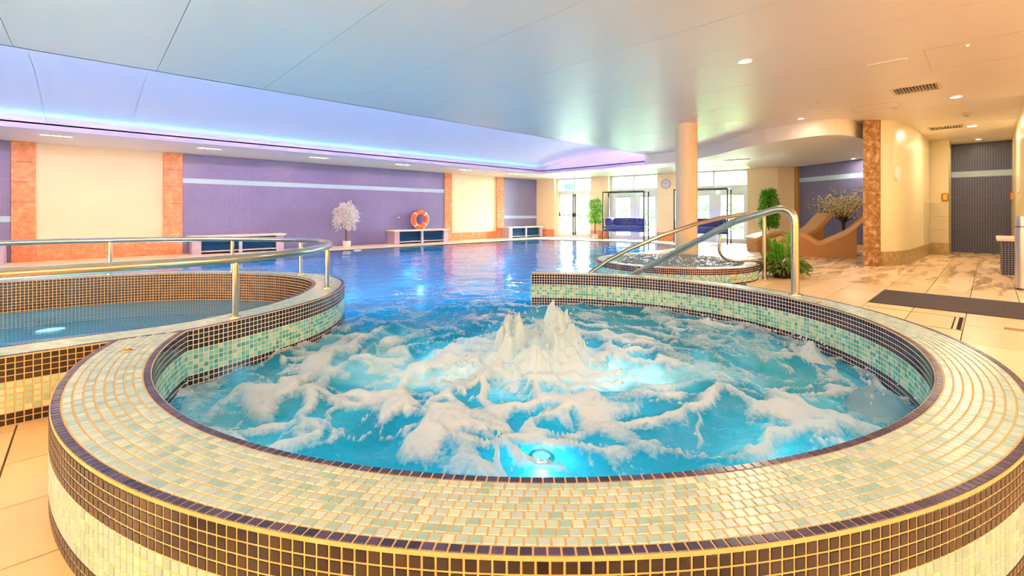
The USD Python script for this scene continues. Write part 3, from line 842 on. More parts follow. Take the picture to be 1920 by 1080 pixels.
# ------------------------------------------------------------------ ceilings
ZC, ZS = 3.05, 2.72                       # main ceiling, lowered soffit
bulk = smoothline([(13.55, 7.85), (13.5, 7.0), (13.1, 5.85), (12.5, 5.0), (11.9, 4.28), (11.45, 3.55), (11.16, 2.85), (11.12, 2.35), (11.4, 2.05), (12.0, 1.93), (12.6, 1.86)], 60)
soffit_poly = Polygon([(-7, 16), (-7, 12.6), (13.55, 12.6)] + [tuple(p) for p in bulk] + [(16.4, 1.25), (18.5, 1.25), (18.5, 16)]).buffer(0)
ceil = thing("ceiling", kind="structure")
main_poly = sbox(-7, -8, 18.6, 7.85).difference(soffit_poly)
xs = [-7.3] + [-5.92 + 1.32 * k for k in range(19)]
ys = [-8.0, -3.6, 7.85]
vent_hole = unary_union([sbox(9.2, 0.53, 9.68, 1.05), sbox(13.95, 0.4, 14.4, 0.95)])
for i in range(len(xs) - 1):
    for j in range(len(ys) - 1):
        g = sbox(xs[i] + 0.003, ys[j] + 0.003, xs[i + 1] - 0.003, ys[j + 1] - 0.003).intersection(main_poly).difference(vent_hole)
        for h in getattr(g, "geoms", [g]):
            if h.geom_type == "Polygon" and h.area > 0.02:
                obj("panel", extrude(h, ZC, ZC + 0.03), "ceiling_paint", ceil, smooth=False)
obj("ceiling_slab", extrude(main_poly.difference(vent_hole), ZC + 0.031, ZC + 0.08), "vent_paint", ceil)
obj("soffit", extrude(soffit_poly, ZS, ZS + 0.13), "soffit_paint", ceil)
bt = np.array(bulk)
bm = LineString(bt).buffer(0.06, single_sided=True) if False else LineString(bt).buffer(0.05)
obj("bulkhead", extrude(bm.intersection(soffit_poly.buffer(0.001)), ZS + 0.005, ZC + 0.02), "soffit_paint", ceil, smooth=40)
# cove round the coffer: fascia with two stepped mouldings, ledge and vault
fas = lambda x0, y0, x1, y1, z0, z1: bx(x0, y0, z0, x1, y1, z1)
obj("cove_fascia", cat(fas(-7, 12.56, 13.51, 12.6, ZS, ZS + 0.05), fas(-7, 12.58, 13.53, 12.64, ZS + 0.05, ZS + 0.1), fas(-7, 12.6, 13.55, 12.64, ZS + 0.1, ZS + 0.15),
                       fas(13.51, 7.85, 13.55, 12.6, ZS, ZS + 0.05), fas(13.53, 7.85, 13.59, 12.62, ZS + 0.05, ZS + 0.1), fas(13.55, 7.85, 13.59, 12.64, ZS + 0.1, ZS + 0.15)), "fascia_paint", ceil)
prof = smoothline([(12.98, 2.86), (12.9, 2.98), (12.6, 3.06), (12.0, 3.16), (11.2, 3.27), (10.3, 3.35), (9.4, 3.37), (8.5, 3.33), (7.9, 3.25), (7.6, 3.12)], 60)
xv = np.array([-7.0, -5.9, -0.62, 0.7, 2.02, 4.66, 7.3, 9.94, 13.95])
for k in range(len(xv) - 1):
    a, b = xv[k] + 0.002, xv[k + 1] - 0.002
    n = len(prof)
    lo = np.vstack([np.c_[np.full(n, a), prof], np.c_[np.full(n, b), prof]])
    hi = lo + [0, 0, 0.03]
    V = np.vstack([lo, hi])
    F_ = []
    for i in range(n - 1):
        F_ += [[i, i + 1, n + i + 1], [i, n + i + 1, n + i], [2 * n + i, 3 * n + i + 1, 2 * n + i + 1], [2 * n + i, 3 * n + i, 3 * n + i + 1]]
    obj("vault_panel", (V, np.array(F_)), "vault_paint", ceil, smooth=True)
end = Polygon([(p[0], p[1]) for p in prof] + [(7.6, 2.86)])
em = trimesh.creation.extrude_polygon(end, 0.04, engine="earcut")
em.apply_transform(np.array([[0, 0, 1, 13.93], [1, 0, 0, 0], [0, 1, 0, 0], [0, 0, 0, 1.0]]))
obj("vault_end", em, "vault_paint", ceil)
em2 = em.copy()
em2.apply_translation((-20.95, 0, 0))
obj("vault_end", em2, "vault_paint", ceil)
obj("coffer_edge", bx(-7, 7.82, ZC, 13.55, 7.85, ZC + 0.12), "ceiling_paint", ceil)
obj("coffer_ledge", bx(-7, 7.5, ZC + 0.08, 13.95, 7.7, ZC + 0.1), "vault_paint", ceil)
cove = thing("cove_light", "violet and cyan light strip hidden in the ceiling cove", "cove light")
obj("light_strip", cat(bx(-6.9, 12.80, ZS + 0.131, 13.7, 12.83, ZS + 0.145), bx(13.75, 7.9, ZS + 0.131, 13.78, 12.8, ZS + 0.145)), "cove_strip", cove)
VIOLET, CYAN = (0.74, 0.48, 1.0), (0.25, 0.7, 1.0)
rect_light(cove, CYAN, 0.7 * L_COVE, 20.4, 0.1, (3.3, 12.72, ZS + 0.15), (215, 0, 0))
rect_light(cove, VIOLET, 0.9 * L_COVE, 0.1, 4.6, (13.68, 10.2, ZS + 0.15), (0, 150, 0))
rect_light(cove, VIOLET, 34 * L_COVE, 20.4, 0.1, (3.3, 7.75, ZC + 0.13), (125, 0, 0))

# ------------------------------------------------------------------ left wall
WY = 15.0
wl = thing("wall_left", kind="structure")
obj("plaster", bx(-7, WY + 0.03, -0.05, 16.2, WY + 0.25, ZS + 0.1), "cream_paint", wl)


def wpiece(name, x0, x1, z0, z1, m, d, label=None):
    return obj(name, cbx(x0, WY - d, z0, x1, WY + 0.03, z1, 0.006), m, wl, label=label)


for (x0, x1, st) in [(-7, -1.26, (0.9, 1.04)), (1.86, 10.4, (1.92, 2.06)), (13.61, 15.95, (0.86, 0.99))]:
    wpiece("mosaic_panel", x0, x1, 0, st[0], "mosaic_left", 0.01)
    wpiece("mosaic_stripe", x0, x1, st[0], st[1], "mosaic_stripe", 0.012, "pale blue mosaic stripe")
    wpiece("mosaic_panel", x0, x1, st[1], ZS, "mosaic_left", 0.01)
for (x0, x1) in [(-1.26, -0.88), (1.45, 1.86), (10.4, 10.76), (13.19, 13.61)]:
    for k in range(6):
        wpiece("granite_slab", x0, x1, k * 0.4535 + 0.001, min((k + 1) * 0.4535 - 0.001, ZS), "granite_orange", 0.04)
for (x0, x1, h) in [(-0.88, 1.45, 0.43), (10.76, 13.19, 0.3)]:
    n = 4
    for k in range(n):
        wpiece("granite_skirting", x0 + (x1 - x0) * k / n + 0.001, x0 + (x1 - x0) * (k + 1) / n - 0.001, 0, h, "granite_orange", 0.03)

# ------------------------------------------------------------------ back wall with its glazed bays (own frame: x along the wall, y outwards)
BP0, BP1 = np.array([15.75, 15.0]), np.array([17.35, 5.9])
bd = (BP1 - BP0) / np.linalg.norm(BP1 - BP0)
BANG = math.degrees(math.atan2(bd[1], bd[0]))
bn = np.array([-bd[1], bd[0]])
wb = thing("wall_back", None, None, (*BP0, 0), BANG, kind="structure")
for (s0, s1) in [(-0.2, 1.02), (2.9, 3.74), (5.87, 6.76), (9.16, 10.1)]:
    obj("pier", bx(s0, 0, 0, s1, 0.45, ZS + 0.1), "cream_paint", wb)
    obj("granite_skirting", cbx(max(s0, 0), -0.03, 0, s1, 0.0, 0.34, 0.005), "granite_orange", wb)
obj("lintel", bx(-0.2, 0.2, ZS, 10.1, 0.45, ZS + 0.35), "cream_paint", wb)


def wbw(x, y, z):
    p = BP0 + bd * x + bn * y
    return (p[0], p[1], z)


def window(name, s0, s1, door=False):
    w = thing(name, None, None, (*BP0, 0), BANG, kind="structure")
    y0, y1 = 0.22, 0.3
    fr = []
    fr += [cbx(s0, y0, 0, s0 + 0.09, y1, ZS, 0.004), cbx(s1 - 0.07, y0, 0, s1, y1, ZS, 0.004), cbx(s0, y0, ZS - 0.06, s1, y1, ZS, 0.004), cbx(s0, y0, 0, s1, y1, 0.06, 0.004)]
    obj("frame", cat(fr), "white_metal", w)
    zt = 2.08
    obj("transom", cbx(s0, y0 - 0.01, zt, s1, y1, zt + 0.07, 0.004), "white_metal", w)
    mid = (s0 + s1) / 2
    obj("mullion", cbx(mid - 0.035, y0, zt, mid + 0.035, y1, ZS, 0.004), "white_metal", w)
    for a, b in ((s0 + 0.08, mid - 0.03), (mid + 0.03, s1 - 0.07)):
        obj("pane", bx(a, 0.255, zt + 0.07, b, 0.262, ZS - 0.05), "window_glass", w)
    if door:
        for a, b, hs in ((s0 + 0.09, mid - 0.004, 1), (mid + 0.004, s1 - 0.07, -1)):
            lf = obj("door_leaf", cat(cbx(a, y0 + 0.005, 0.02, a + 0.1, y1 - 0.01, zt, 0.004), cbx(b - 0.1, y0 + 0.005, 0.02, b, y1 - 0.01, zt, 0.004), cbx(a, y0 + 0.005, 0.02, b, y1 - 0.01, 0.17, 0.004), cbx(a, y0 + 0.005, zt - 0.13, b, y1 - 0.01, zt, 0.004), cbx(a, y0 + 0.005, 0.98, b, y1 - 0.01, 1.06, 0.004)), "white_metal", w)
            obj("pane", bx(a + 0.09, 0.255, 0.16, b - 0.09, 0.262, 0.99), "window_glass", lf)
            obj("pane", bx(a + 0.09, 0.255, 1.05, b - 0.09, 0.262, zt - 0.12), "window_glass", lf)
            hx = b - 0.05 if hs > 0 else a + 0.05
            obj("door_rod", cat(tube([(hx, y0 - 0.03, 0.1), (hx, y0 - 0.03, zt - 0.1)], 0.012, 8), cbx(hx - 0.03, y0 - 0.05, 0.92, hx + 0.03, y0 + 0.01, 1.12, 0.004), cbx(hx - 0.022, y0 - 0.05, 0.1, hx + 0.022, y0 + 0.01, 0.22, 0.004), cbx(hx - 0.022, y0 - 0.05, zt - 0.22, hx + 0.022, y0 + 0.01, zt - 0.1, 0.004)), "black_metal", lf)
        hx = s0 + 0.16
        obj("door_handle", cat(cbx(hx - 0.02, y0 - 0.03, 0.98, hx + 0.02, y0 + 0.01, 1.16, 0.004), tube([(hx, y0 - 0.05, 1.08), (hx + 0.12, y0 - 0.05, 1.08)], 0.012, 8)), "black_metal", w)
    else:
        obj("mullion", cbx(mid - 0.07, y0 - 0.01, 0.05, mid + 0.07, y1, zt, 0.004), "white_metal", w)
        for a, b in ((s0 + 0.09, mid - 0.07), (mid + 0.07, s1 - 0.07)):
            sa = obj("sash", cat(cbx(a, y0, 0.05, a + 0.17, y1 - 0.01, zt, 0.004), cbx(b - 0.1, y0, 0.05, b, y1 - 0.01, zt, 0.004), cbx(a, y0, 0.05, b, y1 - 0.01, 0.16, 0.004), cbx(a, y0, zt - 0.28, b, y1 - 0.01, zt, 0.004)), "white_metal", w)
            obj("pane", bx(a + 0.16, 0.255, 0.15, b - 0.09, 0.262, zt - 0.27), "window_glass", sa)
            obj("gasket", cat(bx(a + 0.165, y0 - 0.004, zt - 0.295, b - 0.095, y0 + 0.002, zt - 0.28), bx(a + 0.165, y0 - 0.004, 0.15, a + 0.18, y0 + 0.002, zt - 0.28)), "black_metal", sa)
    return w


window("door_1", 1.02, 2.9, True)
window("window_1", 3.74, 5.87)
window("window_2", 6.76, 9.16)
ex = thing("exit_sign", "green running man exit sign above the double glazed doors", "sign", wbw(1.73, 0.1, 2.33), BANG)
obj("sign_box", cbx(-0.2, -0.025, -0.1, 0.2, 0.025, 0.1, 0.006), "exit_green", ex)
obj("running_man", cat(cbx(-0.05, -0.03, -0.03, 0.0, -0.025, 0.04, 0.001), trimesh.creation.icosphere(1, 0.016).apply_translation((0.0, -0.027, 0.06)), cbx(-0.09, -0.03, -0.07, -0.02, -0.025, -0.045, 0.001), cbx(0.0, -0.03, -0.05, 0.03, -0.025, -0.025, 0.001)), "exit_white", ex)
obj("door_symbol", cbx(0.08, -0.03, -0.07, 0.15, -0.025, 0.07, 0.001), "exit_white", ex)
obj("arrow", cat(cbx(-0.17, -0.03, -0.01, -0.12, -0.025, 0.01, 0.001), cbx(-0.18, -0.03, -0.02, -0.165, -0.025, 0.02, 0.001)), "exit_white", ex)
obj("hanger", cat(tube([(-0.14, 0, 0.1), (-0.14, 0, 0.385)], 0.004, 6), tube([(0.14, 0, 0.1), (0.14, 0, 0.385)], 0.004, 6)), "white_plastic", ex)
ck = thing("wall_clock", "round lilac wall clock on the pier between the two windows", "clock", wbw(6.22, -0.012, 2.28), BANG)
ry = trimesh.transformations.rotation_matrix(math.pi / 2, (1, 0, 0))
obj("clock_case", lathe([(0, 0), (0.19, 0), (0.19, 0.03), (0.165, 0.035), (0.165, 0.025), (0, 0.025)], 32).apply_transform(ry), "clock_rim", ck)
dl_ = obj("dial", lathe([(0, 0.026), (0.163, 0.026), (0.163, 0.028), (0, 0.028)], 32).apply_transform(ry), "clock_face", ck)
obj("hour_mark", cat([bx(-0.004, -0.031, 0.13, 0.004, -0.029, 0.155).apply_transform(trimesh.transformations.rotation_matrix(k * math.pi / 6, (0, 1, 0))) for k in range(12)]), "clock_rim", dl_)
obj("clock_hand", bx(-0.005, -0.033, -0.01, 0.005, -0.031, 0.09).apply_transform(trimesh.transformations.rotation_matrix(0.9, (0, 1, 0))), "black_metal", ck)
obj("clock_hand", bx(-0.004, -0.036, -0.01, 0.004, -0.034, 0.13).apply_transform(trimesh.transformations.rotation_matrix(-1.0, (0, 1, 0))), "black_metal", ck)

# ------------------------------------------------------------------ lounge wall, pilaster, curved wall, far right corner
wr = thing("wall_right", kind="structure")


def slab2(p0, p1, z0, z1, th):
    """upright slab along p0-p1, thickness to the right of the direction"""
    p0, p1 = np.array(p0, float), np.array(p1, float)
    d = (p1 - p0) / np.linalg.norm(p1 - p0)
    n = np.array([d[1], -d[0]]) * th
    return extrude(Polygon([p0, p1, p1 + n, p0 + n]), z0, z1)


LA, LB = (17.98, 4.62), (16.1, 1.35)
q0 = wbw(10.1, 0, 0)[:2]
obj("plaster", slab2(LA, q0, 0, ZS + 0.1, 0.1), "cream_paint", wr)
P("reveal_brown", lin(176, 140, 82), 0.5)
obj("reveal", slab2((17.86, 4.54), (17.98, 4.75), 0, ZS + 0.05, 0.1), "reveal_brown", wr)
mosaic_wall("mosaic_lounge", lin(98, 98, 146), lin(88, 88, 138), lin(140, 138, 164), 0.05, (0, math.pi / 2, 0))
obj("mosaic_panel", slab2(LB, LA, 0.0, 2.17, 0.12), "mosaic_lounge", wr)
obj("mosaic_stripe", slab2(LB, LA, 2.17, 2.32, 0.118), "mosaic_stripe", wr, label="pale blue mosaic stripe")
obj("mosaic_panel", slab2(LB, LA, 2.32, ZS + 0.1, 0.12), "mosaic_lounge", wr)
obj("skirting", slab2((16.05, 1.42), (17.9, 4.64), 0.0, 0.16, -0.05), "floor_tile_1", wr)
# curved cream wall behind the granite pilaster
cw = smoothline([(12.02, 1.54), (12.45, 1.33), (13.3, 1.21), (14.6, 1.15), (16.35, 1.1)], 60)
cw_in = cw + np.array([0, 0.16])
obj("curved_plaster", extrude(Polygon(np.vstack([cw, cw_in[::-1]])), 0.3, ZC + 0.02), "cream_gloss", wr, smooth=40)
n_sk = 7
for k in range(n_sk):
    seg = cw[int(k * 59 / n_sk): int((k + 1) * 59 / n_sk) + 1].copy()
    obj("stone_skirting", extrude(LineString(seg).buffer(0.02, cap_style=2), 0, 0.3), "skirting_stone", wr, smooth=40)
for k in range(3):
    seg = cw[42 + k * 6: 42 + k * 6 + 6] + np.array([0, -0.005])
    for j in range(3):
        obj("dado_tile", extrude(LineString(seg).buffer(0.012, cap_style=2), 0.303 + j * 0.36, 0.66 + j * 0.36), "dado_tile", wr, smooth=40)
pil = [(11.74, 1.80), (12.04, 1.53)]
for k in range(8):
    obj("granite_slab", extrude(Polygon([pil[0], pil[1], (pil[1][0] + 0.32, pil[1][1] + 0.045), (pil[0][0] + 0.3, pil[0][1] + 0.03)]), k * 0.382 + 0.0015, min((k + 1) * 0.382 - 0.0015, ZC)), "granite_brown", wr, smooth=False)
# pier left of the dark mosaic
obj("pier", bx(16.62, 0.74, 0, 18.2, 1.25, ZC), "cream_gloss", wr)
obj("stone_skirting", cbx(16.6, 0.73, 0, 16.62, 1.1, 0.3, 0.004), "skirting_stone", wr)
for j in range(3):
    obj("dado_tile", cbx(16.605, 0.735, 0.303 + j * 0.36, 16.62, 1.1, 0.66 + j * 0.36, 0.003), "dado_tile", wr)
MX = 18.0
obj("mosaic_panel", bx(MX, -0.5, 0.0, MX + 0.2, 0.76, 2.12), "mosaic_right", wr)
obj("mosaic_stripe", bx(MX - 0.002, -0.5, 2.12, MX + 0.2, 0.76, 2.28), "mosaic_stripe", wr, label="pale aqua mosaic stripe")
obj("mosaic_panel", bx(MX, -0.5, 2.28, MX + 0.2, 0.76, ZC + 0.05), "mosaic_right", wr)
obj("plaster", bx(10.7, -0.75, 0, 18.2, -0.42, ZC), "cream_gloss", wr)
for j in range(3):
    for k in range(9):
        obj("dado_tile", cbx(13.22 + k * 0.53, -0.422, 0.303 + j * 0.36, 13.22 + k * 0.53 + 0.527, -0.408, 0.66 + j * 0.36, 0.002), "dado_tile", wr)
# enclosing walls that only the daylight and reflections meet
wf = thing("wall_front", kind="structure")
obj("plaster", cat(bx(-7.2, -8, 0, -7, 16, ZC + 0.4), bx(-7, -8.2, 0, 18.6, -8, ZC), bx(18.4, -8, 0, 18.6, -0.9, ZC), bx(18.2, 0.8, 0, 18.4, 4.9, ZC)), "cream_paint", wf)

roof = thing("roof", kind="structure")
obj("roof_slab", bx(-7.4, -8.4, 3.62, 19.2, 16.4, 3.75), "white_paint", roof)
obj("parapet", cat(bx(-7.4, 15.25, 0, 16.4, 15.45, 3.62), bx(-7.4, -8.4, 0, -7.2, 16.4, 3.62), bx(-7.4, -8.4, 0, 19.2, -8.2, 3.62), bx(18.62, -8.4, 0, 18.8, 4.8, 3.62), slab2((18.75, 4.6), (17.7, 5.9), 0, 3.62, 0.15)), "white_paint", roof)
obj("parapet", extrude(Polygon([BP0 + bn * 0.46 - bd * 1.2, BP1 + bn * 0.46 + bd * 0.6, BP1 + bn * 0.6 + bd * 0.6, BP0 + bn * 0.6 - bd * 1.2]), ZS, 3.62), "white_paint", roof)

# column
colp = atd(1302, 494, 9.73)[:2]
col = thing("column", "smooth round white column rising behind the small spa", "column", (9.55, 4.55, 0))
obj("shaft", lathe([(0, 0.0), (0.225, 0.0), (0.225, ZC), (0, ZC)], 48), "cream_paint", col)
obj("column_base", lathe([(0.226, 0.0), (0.236, 0.0), (0.236, 0.55), (0.226, 0.555)], 48), "dado_tile", col, label="pale mosaic lower band")

# ------------------------------------------------------------------ ceiling fittings
def downlight(label, x, y, z=ZC, power=1.0, color=WARM, big=True):
    d = thing("downlight", label, "downlight", (x, y, z), 0, "recessed round ceiling downlights")
    r = 0.075 if big else 0.05
    obj("trim_ring", lathe([(r, -0.001), (r + 0.018, -0.001), (r + 0.018, -0.008), (r, -0.012), (r, -0.001)], 28), "white_plastic", d)
    obj("lens", lathe([(0, -0.002), (r, -0.002), (r, -0.006), (0, -0.006)], 24), "lens_glow", d)
    disk_light(d, color, 150 * power * L_DOWN, r * 0.95, -0.014)
    return d


downlight("bright ceiling downlight nearest the camera, left of the long vents", 6.11, 2.14)
downlight("bright ceiling downlight just right of the larger ceiling vent", 10.55, 0.38)
downlight("ceiling downlight beside the smaller far vent", 14.34, 0.26)
downlight("small ceiling downlight washing the dark mosaic alcove wall", 17.0, 0.19, power=0.4, big=False)
downlight("small ceiling downlight above the edge of the curved bulkhead", 10.65, 2.65, power=0.2, big=False)
downlight("small downlight in the lowered lounge ceiling close to the mosaic wall", 16.45, 2.75, ZS, 1.3, big=False)
for (x, y, p, lb) in [(1.6, -1.2, 0.8, "ceiling downlight behind the camera to the right"), (-2.2, 1.2, 1.0, "ceiling downlight over the left deck behind the plunge pool's front"), (-3.0, -2.6, 1.5, "ceiling downlight farthest behind the camera"), (1.6, -4.6, 1.5, "ceiling downlight on the right behind the camera, second row"),
                   (5.6, -2.0, 1.6, "ceiling downlight over the right deck beyond the mat"), (9.6, -2.6, 1.2, "ceiling downlight over the right deck near the bin"), (-3.5, 5.2, 1.6, "ceiling downlight over the plunge pool"), (5.0, -5.6, 1.5, "ceiling downlight in the far right corner behind the camera")]:
    downlight(lb, x, y, power=p, color=(1.0, 0.58, 0.27) if x < -2 and y > 0 else WARMER)

for (x, y, z, rz, lb) in [(-6.95, 2.0, 1.9, 0, "wall uplighter behind the left deck"), (-6.95, -3.0, 1.9, 0, "wall uplighter behind the camera on the left"), (-2.0, -7.95, 1.9, 90, "wall uplighter behind the camera"), (4.0, -7.95, 1.9, 90, "wall uplighter behind the camera on the right"), (-6.95, 6.0, 1.9, 0, "wall uplighter beside the plunge pool's hidden end")]:
    u = thing("wall_uplighter", lb, "wall light", (x, y, z), rz, "wall uplighters")
    obj("bowl", lathe([(0.02, -0.12), (0.12, -0.06), (0.17, 0.02), (0.18, 0.02), (0.13, -0.07), (0.02, -0.135)], 28, (0.2, 0, 0)), "white_plastic", u)
    obj("bracket", cbx(0.0, -0.03, -0.1, 0.12, 0.03, -0.05, 0.005), "white_plastic", u)
    l = UsdLux.DiskLight.Define(stage, fresh(path_of(u), "light"))
    l.CreateRadiusAttr(0.12)
    lightattrs(l, (1.0, 0.74, 0.48), 800 * L_DOWN)
    xf = UsdGeom.Xformable(l)
    xf.AddTranslateOp().Set(Gf.Vec3d(0.2, 0, -0.03))
    xf.AddRotateXYZOp().Set(Gf.Vec3f(180, 25, 0))
slot0 = None
SL = [(-0.48, "leftmost recessed slot light in the soffit, above the cream wall panel"), (2.2, "recessed soffit slot light above the left end of the large mosaic panel"), (4.88, "recessed soffit slot light above the bench on the large mosaic panel"), (7.6, "recessed soffit slot light above the blossom tree side of the mosaic wall"), (10.2, "recessed soffit slot light near the orange life ring's end of the mosaic wall"), (12.7, "recessed soffit slot light farthest along the left wall")]
for k, (x, lb) in enumerate(SL):
    s = thing("slot_light", lb, "slot light", (x, 13.36, ZS), 0, "slot lights along the left soffit")
    obj("frame", cat(bx(-0.27, -0.075, -0.006, 0.27, -0.06, 0), bx(-0.27, 0.06, -0.006, 0.27, 0.075, 0), bx(-0.27, -0.06, -0.006, -0.255, 0.06, 0), bx(0.255, -0.06, -0.006, 0.27, 0.06, 0)), "white_plastic", s)
    for j in (-1, 0, 1):
        obj("lens", cbx(j * 0.165 - 0.06, -0.05, -0.005, j * 0.165 + 0.06, 0.05, -0.001, 0.001), "slot_glow", s)
    rect_light(s, (1.0, 0.6, 0.32), 26 * L_SOFFIT, 0.5, 0.12, (0, 0, -0.01), (0, 0, 0))
for (x, y, lb) in [(14.6, 12.0, "soffit slot light in front of the glazed doors"), (14.9, 8.6, "soffit slot light in front of the first window bay")]:
    s = thing("slot_light", lb, "slot light", (x, y, ZS), 80, "slot lights along the window soffit")
    obj("frame", cat(bx(-0.27, -0.075, -0.006, 0.27, -0.06, 0), bx(-0.27, 0.06, -0.006, 0.27, 0.075, 0), bx(-0.27, -0.06, -0.006, -0.255, 0.06, 0), bx(0.255, -0.06, -0.006, 0.27, 0.06, 0)), "white_plastic", s)
    for j in (-1, 0, 1):
        obj("lens", cbx(j * 0.165 - 0.06, -0.05, -0.005, j * 0.165 + 0.06, 0.05, -0.001, 0.001), "slot_glow", s)
    rect_light(s, (1.0, 0.86, 0.68), 22 * L_SOFFIT, 0.5, 0.12, (0, 0, -0.01), (0, 0, 0))


def vent(label, x, y, z, w, d, n):
    t = thing("ceiling_vent", label, "vent", (x, y, z))
    obj("frame", cat(bx(-w / 2 - 0.04, -d / 2 - 0.04, -0.008, w / 2 + 0.04, -d / 2, 0.0), bx(-w / 2 - 0.04, d / 2, -0.008, w / 2 + 0.04, d / 2 + 0.04, 0.0), bx(-w / 2 - 0.04, -d / 2, -0.008, -w / 2, d / 2, 0.0), bx(w / 2, -d / 2, -0.008, w / 2 + 0.04, d / 2, 0.0)), "vent_paint", t)
    obj("backing", bx(-w / 2 - 0.06, -d / 2 - 0.06, 0.081, w / 2 + 0.06, d / 2 + 0.06, 0.09), "dark_void", t)
    for k in range(n):
        yy = -d / 2 + (k + 0.5) * d / n
        b = bx(-w / 2, -0.012, -0.001, w / 2, 0.012, 0.002)
        b.apply_transform(trimesh.transformations.rotation_matrix(0.7, (1, 0, 0)))
        b.apply_translation((0, yy, 0.01))
        obj("slat", b, "vent_paint", t, smooth=False)
    return t


vent("large louvred ceiling vent nearest the camera", 9.44, 0.79, ZC, 0.46, 0.5, 13)
vent("smaller louvred ceiling vent farther off, above the passage", 14.17, 0.67, ZC, 0.42, 0.52, 11)
vent("slim ceiling grille in the lowered soffit by the column", 14.6, 5.6, ZS - 0.001, 0.1, 0.5, 8) if False else None
sv = thing("ceiling_vent", "slim slot vent in the lowered ceiling in front of the second window", "vent", (14.2, 5.2, ZS), 10)
obj("frame", bx(-0.08, -0.36, -0.012, 0.08, 0.36, 0.0), "vent_paint", sv)
obj("slot", bx(-0.04, -0.33, -0.014, 0.04, 0.33, -0.012), "dark_void", sv)
ss = thing("access_strip", "narrow cream slot diffuser in the ceiling over the passage", "ceiling diffuser", (7.47, 0.9, ZC))
obj("strip_body", cbx(-0.03, -0.2, -0.014, 0.03, 0.2, 0.0, 0.004), "white_plastic", ss)
obj("strip_slot", bx(-0.012, -0.17, -0.0155, 0.012, 0.17, -0.014), "vent_paint", ss)
sd = thing("smoke_detector", "grey ceiling sensor box beside the far downlight", "smoke detector", (12.44, 0.3, ZC))
obj("base", lathe([(0, 0), (0.07, 0), (0.07, -0.02), (0.055, -0.045), (0, -0.045)][::-1], 24), "vent_paint", sd)
obj("cap", lathe([(0, -0.045), (0.035, -0.045), (0.03, -0.06), (0, -0.06)][::-1], 20), "clock_rim", sd)
gd = thing("indicator_light", "tiny green indicator light on the ceiling panel", "indicator light", (7.43, 0.17, ZC))
obj("led", lathe([(0, -0.004), (0.012, -0.004), (0.012, 0), (0, 0)], 12), "green_led", gd)
for (x, y, lb) in [(9.34, 2.05, "small flat ceiling sprinkler cover near the bulkhead"), (10.9, 1.2, "small ceiling sprinkler cover beside the granite pilaster")]:
    s = thing("sprinkler_cover", lb, "sprinkler cover", (x, y, ZC), 0, "small sprinkler covers in the ceiling")
    obj("plate", lathe([(0, -0.008), (0.05, -0.008), (0.055, 0), (0, 0)], 20), "vent_paint", s)
for k, (x0, y0, x1, y1, lb) in enumerate([(7.28, -0.55, 8.41, 0.54, "square access hatch in the ceiling next to the green indicator"), (10.25, 1.1, 10.75, 1.76, "small access hatch in the ceiling in front of the pilaster")]):
    h = thing("access_hatch", lb, "access hatch", ((x0 + x1) / 2, (y0 + y1) / 2, ZC))
    w, d = (x1 - x0) / 2, (y1 - y0) / 2
    obj("edge", cat(bx(-w, -d, -0.003, w, -d + 0.008, 0), bx(-w, d - 0.008, -0.003, w, d, 0), bx(-w, -d, -0.003, -w + 0.008, d, 0), bx(w - 0.008, -d, -0.003, w, d, 0)), "vent_paint", h)

# ------------------------------------------------------------------ underwater lamps
def pool_lamp(label, x, y, z, power, up=True, axis=(0, 0, 1)):
    t = thing("underwater_light", label, "underwater light", (x, y, z), 0)
    obj("bezel", lathe([(0.07, 0), (0.1, 0), (0.1, 0.012), (0.07, 0.018), (0.07, 0)], 24), "steel", t)
    obj("lens", lathe([(0, 0.004), (0.07, 0.004), (0.06, 0.012), (0, 0.014)], 24), "pool_lens", t)
    l = UsdLux.SphereLight.Define(stage, fresh(path_of(t), "light"))
    l.CreateRadiusAttr(0.05)
    lightattrs(l, (0.82, 0.93, 1.0), 260 * power * L_UNDER)
    UsdGeom.Xformable(l).AddTranslateOp().Set(Gf.Vec3d(0, 0, 0.16))
    return t


for (x, y, lb) in [(-0.4, 4.0, "underwater light in the plunge pool under its front rim"), (-1.9, 4.0, "underwater light at the plunge pool's far left")]:
    pool_lamp(lb, x, y, -0.24, 30.0)
lp = at(1015, 785, -0.5)
pool_lamp("round underwater light glowing on the spa floor in front of the fountain", lp[0], lp[1], -0.8, 8.0)
for k, (x, y, z, p, lb) in enumerate([(0.98, 0.98, -0.5, 4.0, "underwater light under the spa's front rim"), (0.42, 2.1, -0.5, 1.5, "underwater light under the spa's left rim"), (2.3, 0.36, -0.5, 2.0, "underwater light under the spa's right front rim"),
                                      (0.6, 7.8, -0.5, 8.0, "underwater light behind the plunge pool's far wall"), (2.2, 5.9, -0.6, 4.0, "underwater light beside the plunge pool's round end"), (4.75, 4.0, -0.6, 4.0, "underwater light behind the end of the spa wall"),
                                      (7.2, 5.5, -0.6, 8.0, "underwater light behind the small spa"), (11.5, 6.75, -0.6, 8.0, "underwater light at the pool's right edge past the column"), (-3.5, 7.8, -0.6, 8.0, "underwater light at the far left behind the plunge pool")]):
    pool_lamp(lb, x, y, z, p)
for k, x in enumerate([0.5, 4.0, 8.0, 12.0]):
    pool_lamp(f"underwater light low on the pool's far long wall, number {k + 1} from the left" if False else ["underwater light low in the pool near the first bench", "underwater light low in the pool below the blossom tree", "underwater light low in the pool below the life ring", "underwater light low in the pool near the last bench"][k], x, 12.9, -1.1, 3.0)
sk = at(683, 469, 0)
sx = thing("skimmer_light", "small bright white skimmer light at the pool's far left edge", "pool light", (7.0 if False else sk[0], 13.29, -0.05))
obj("housing", cbx(-0.14, -0.03, -0.03, 0.14, 0.02, 0.03, 0.008), "white_plastic", sx)
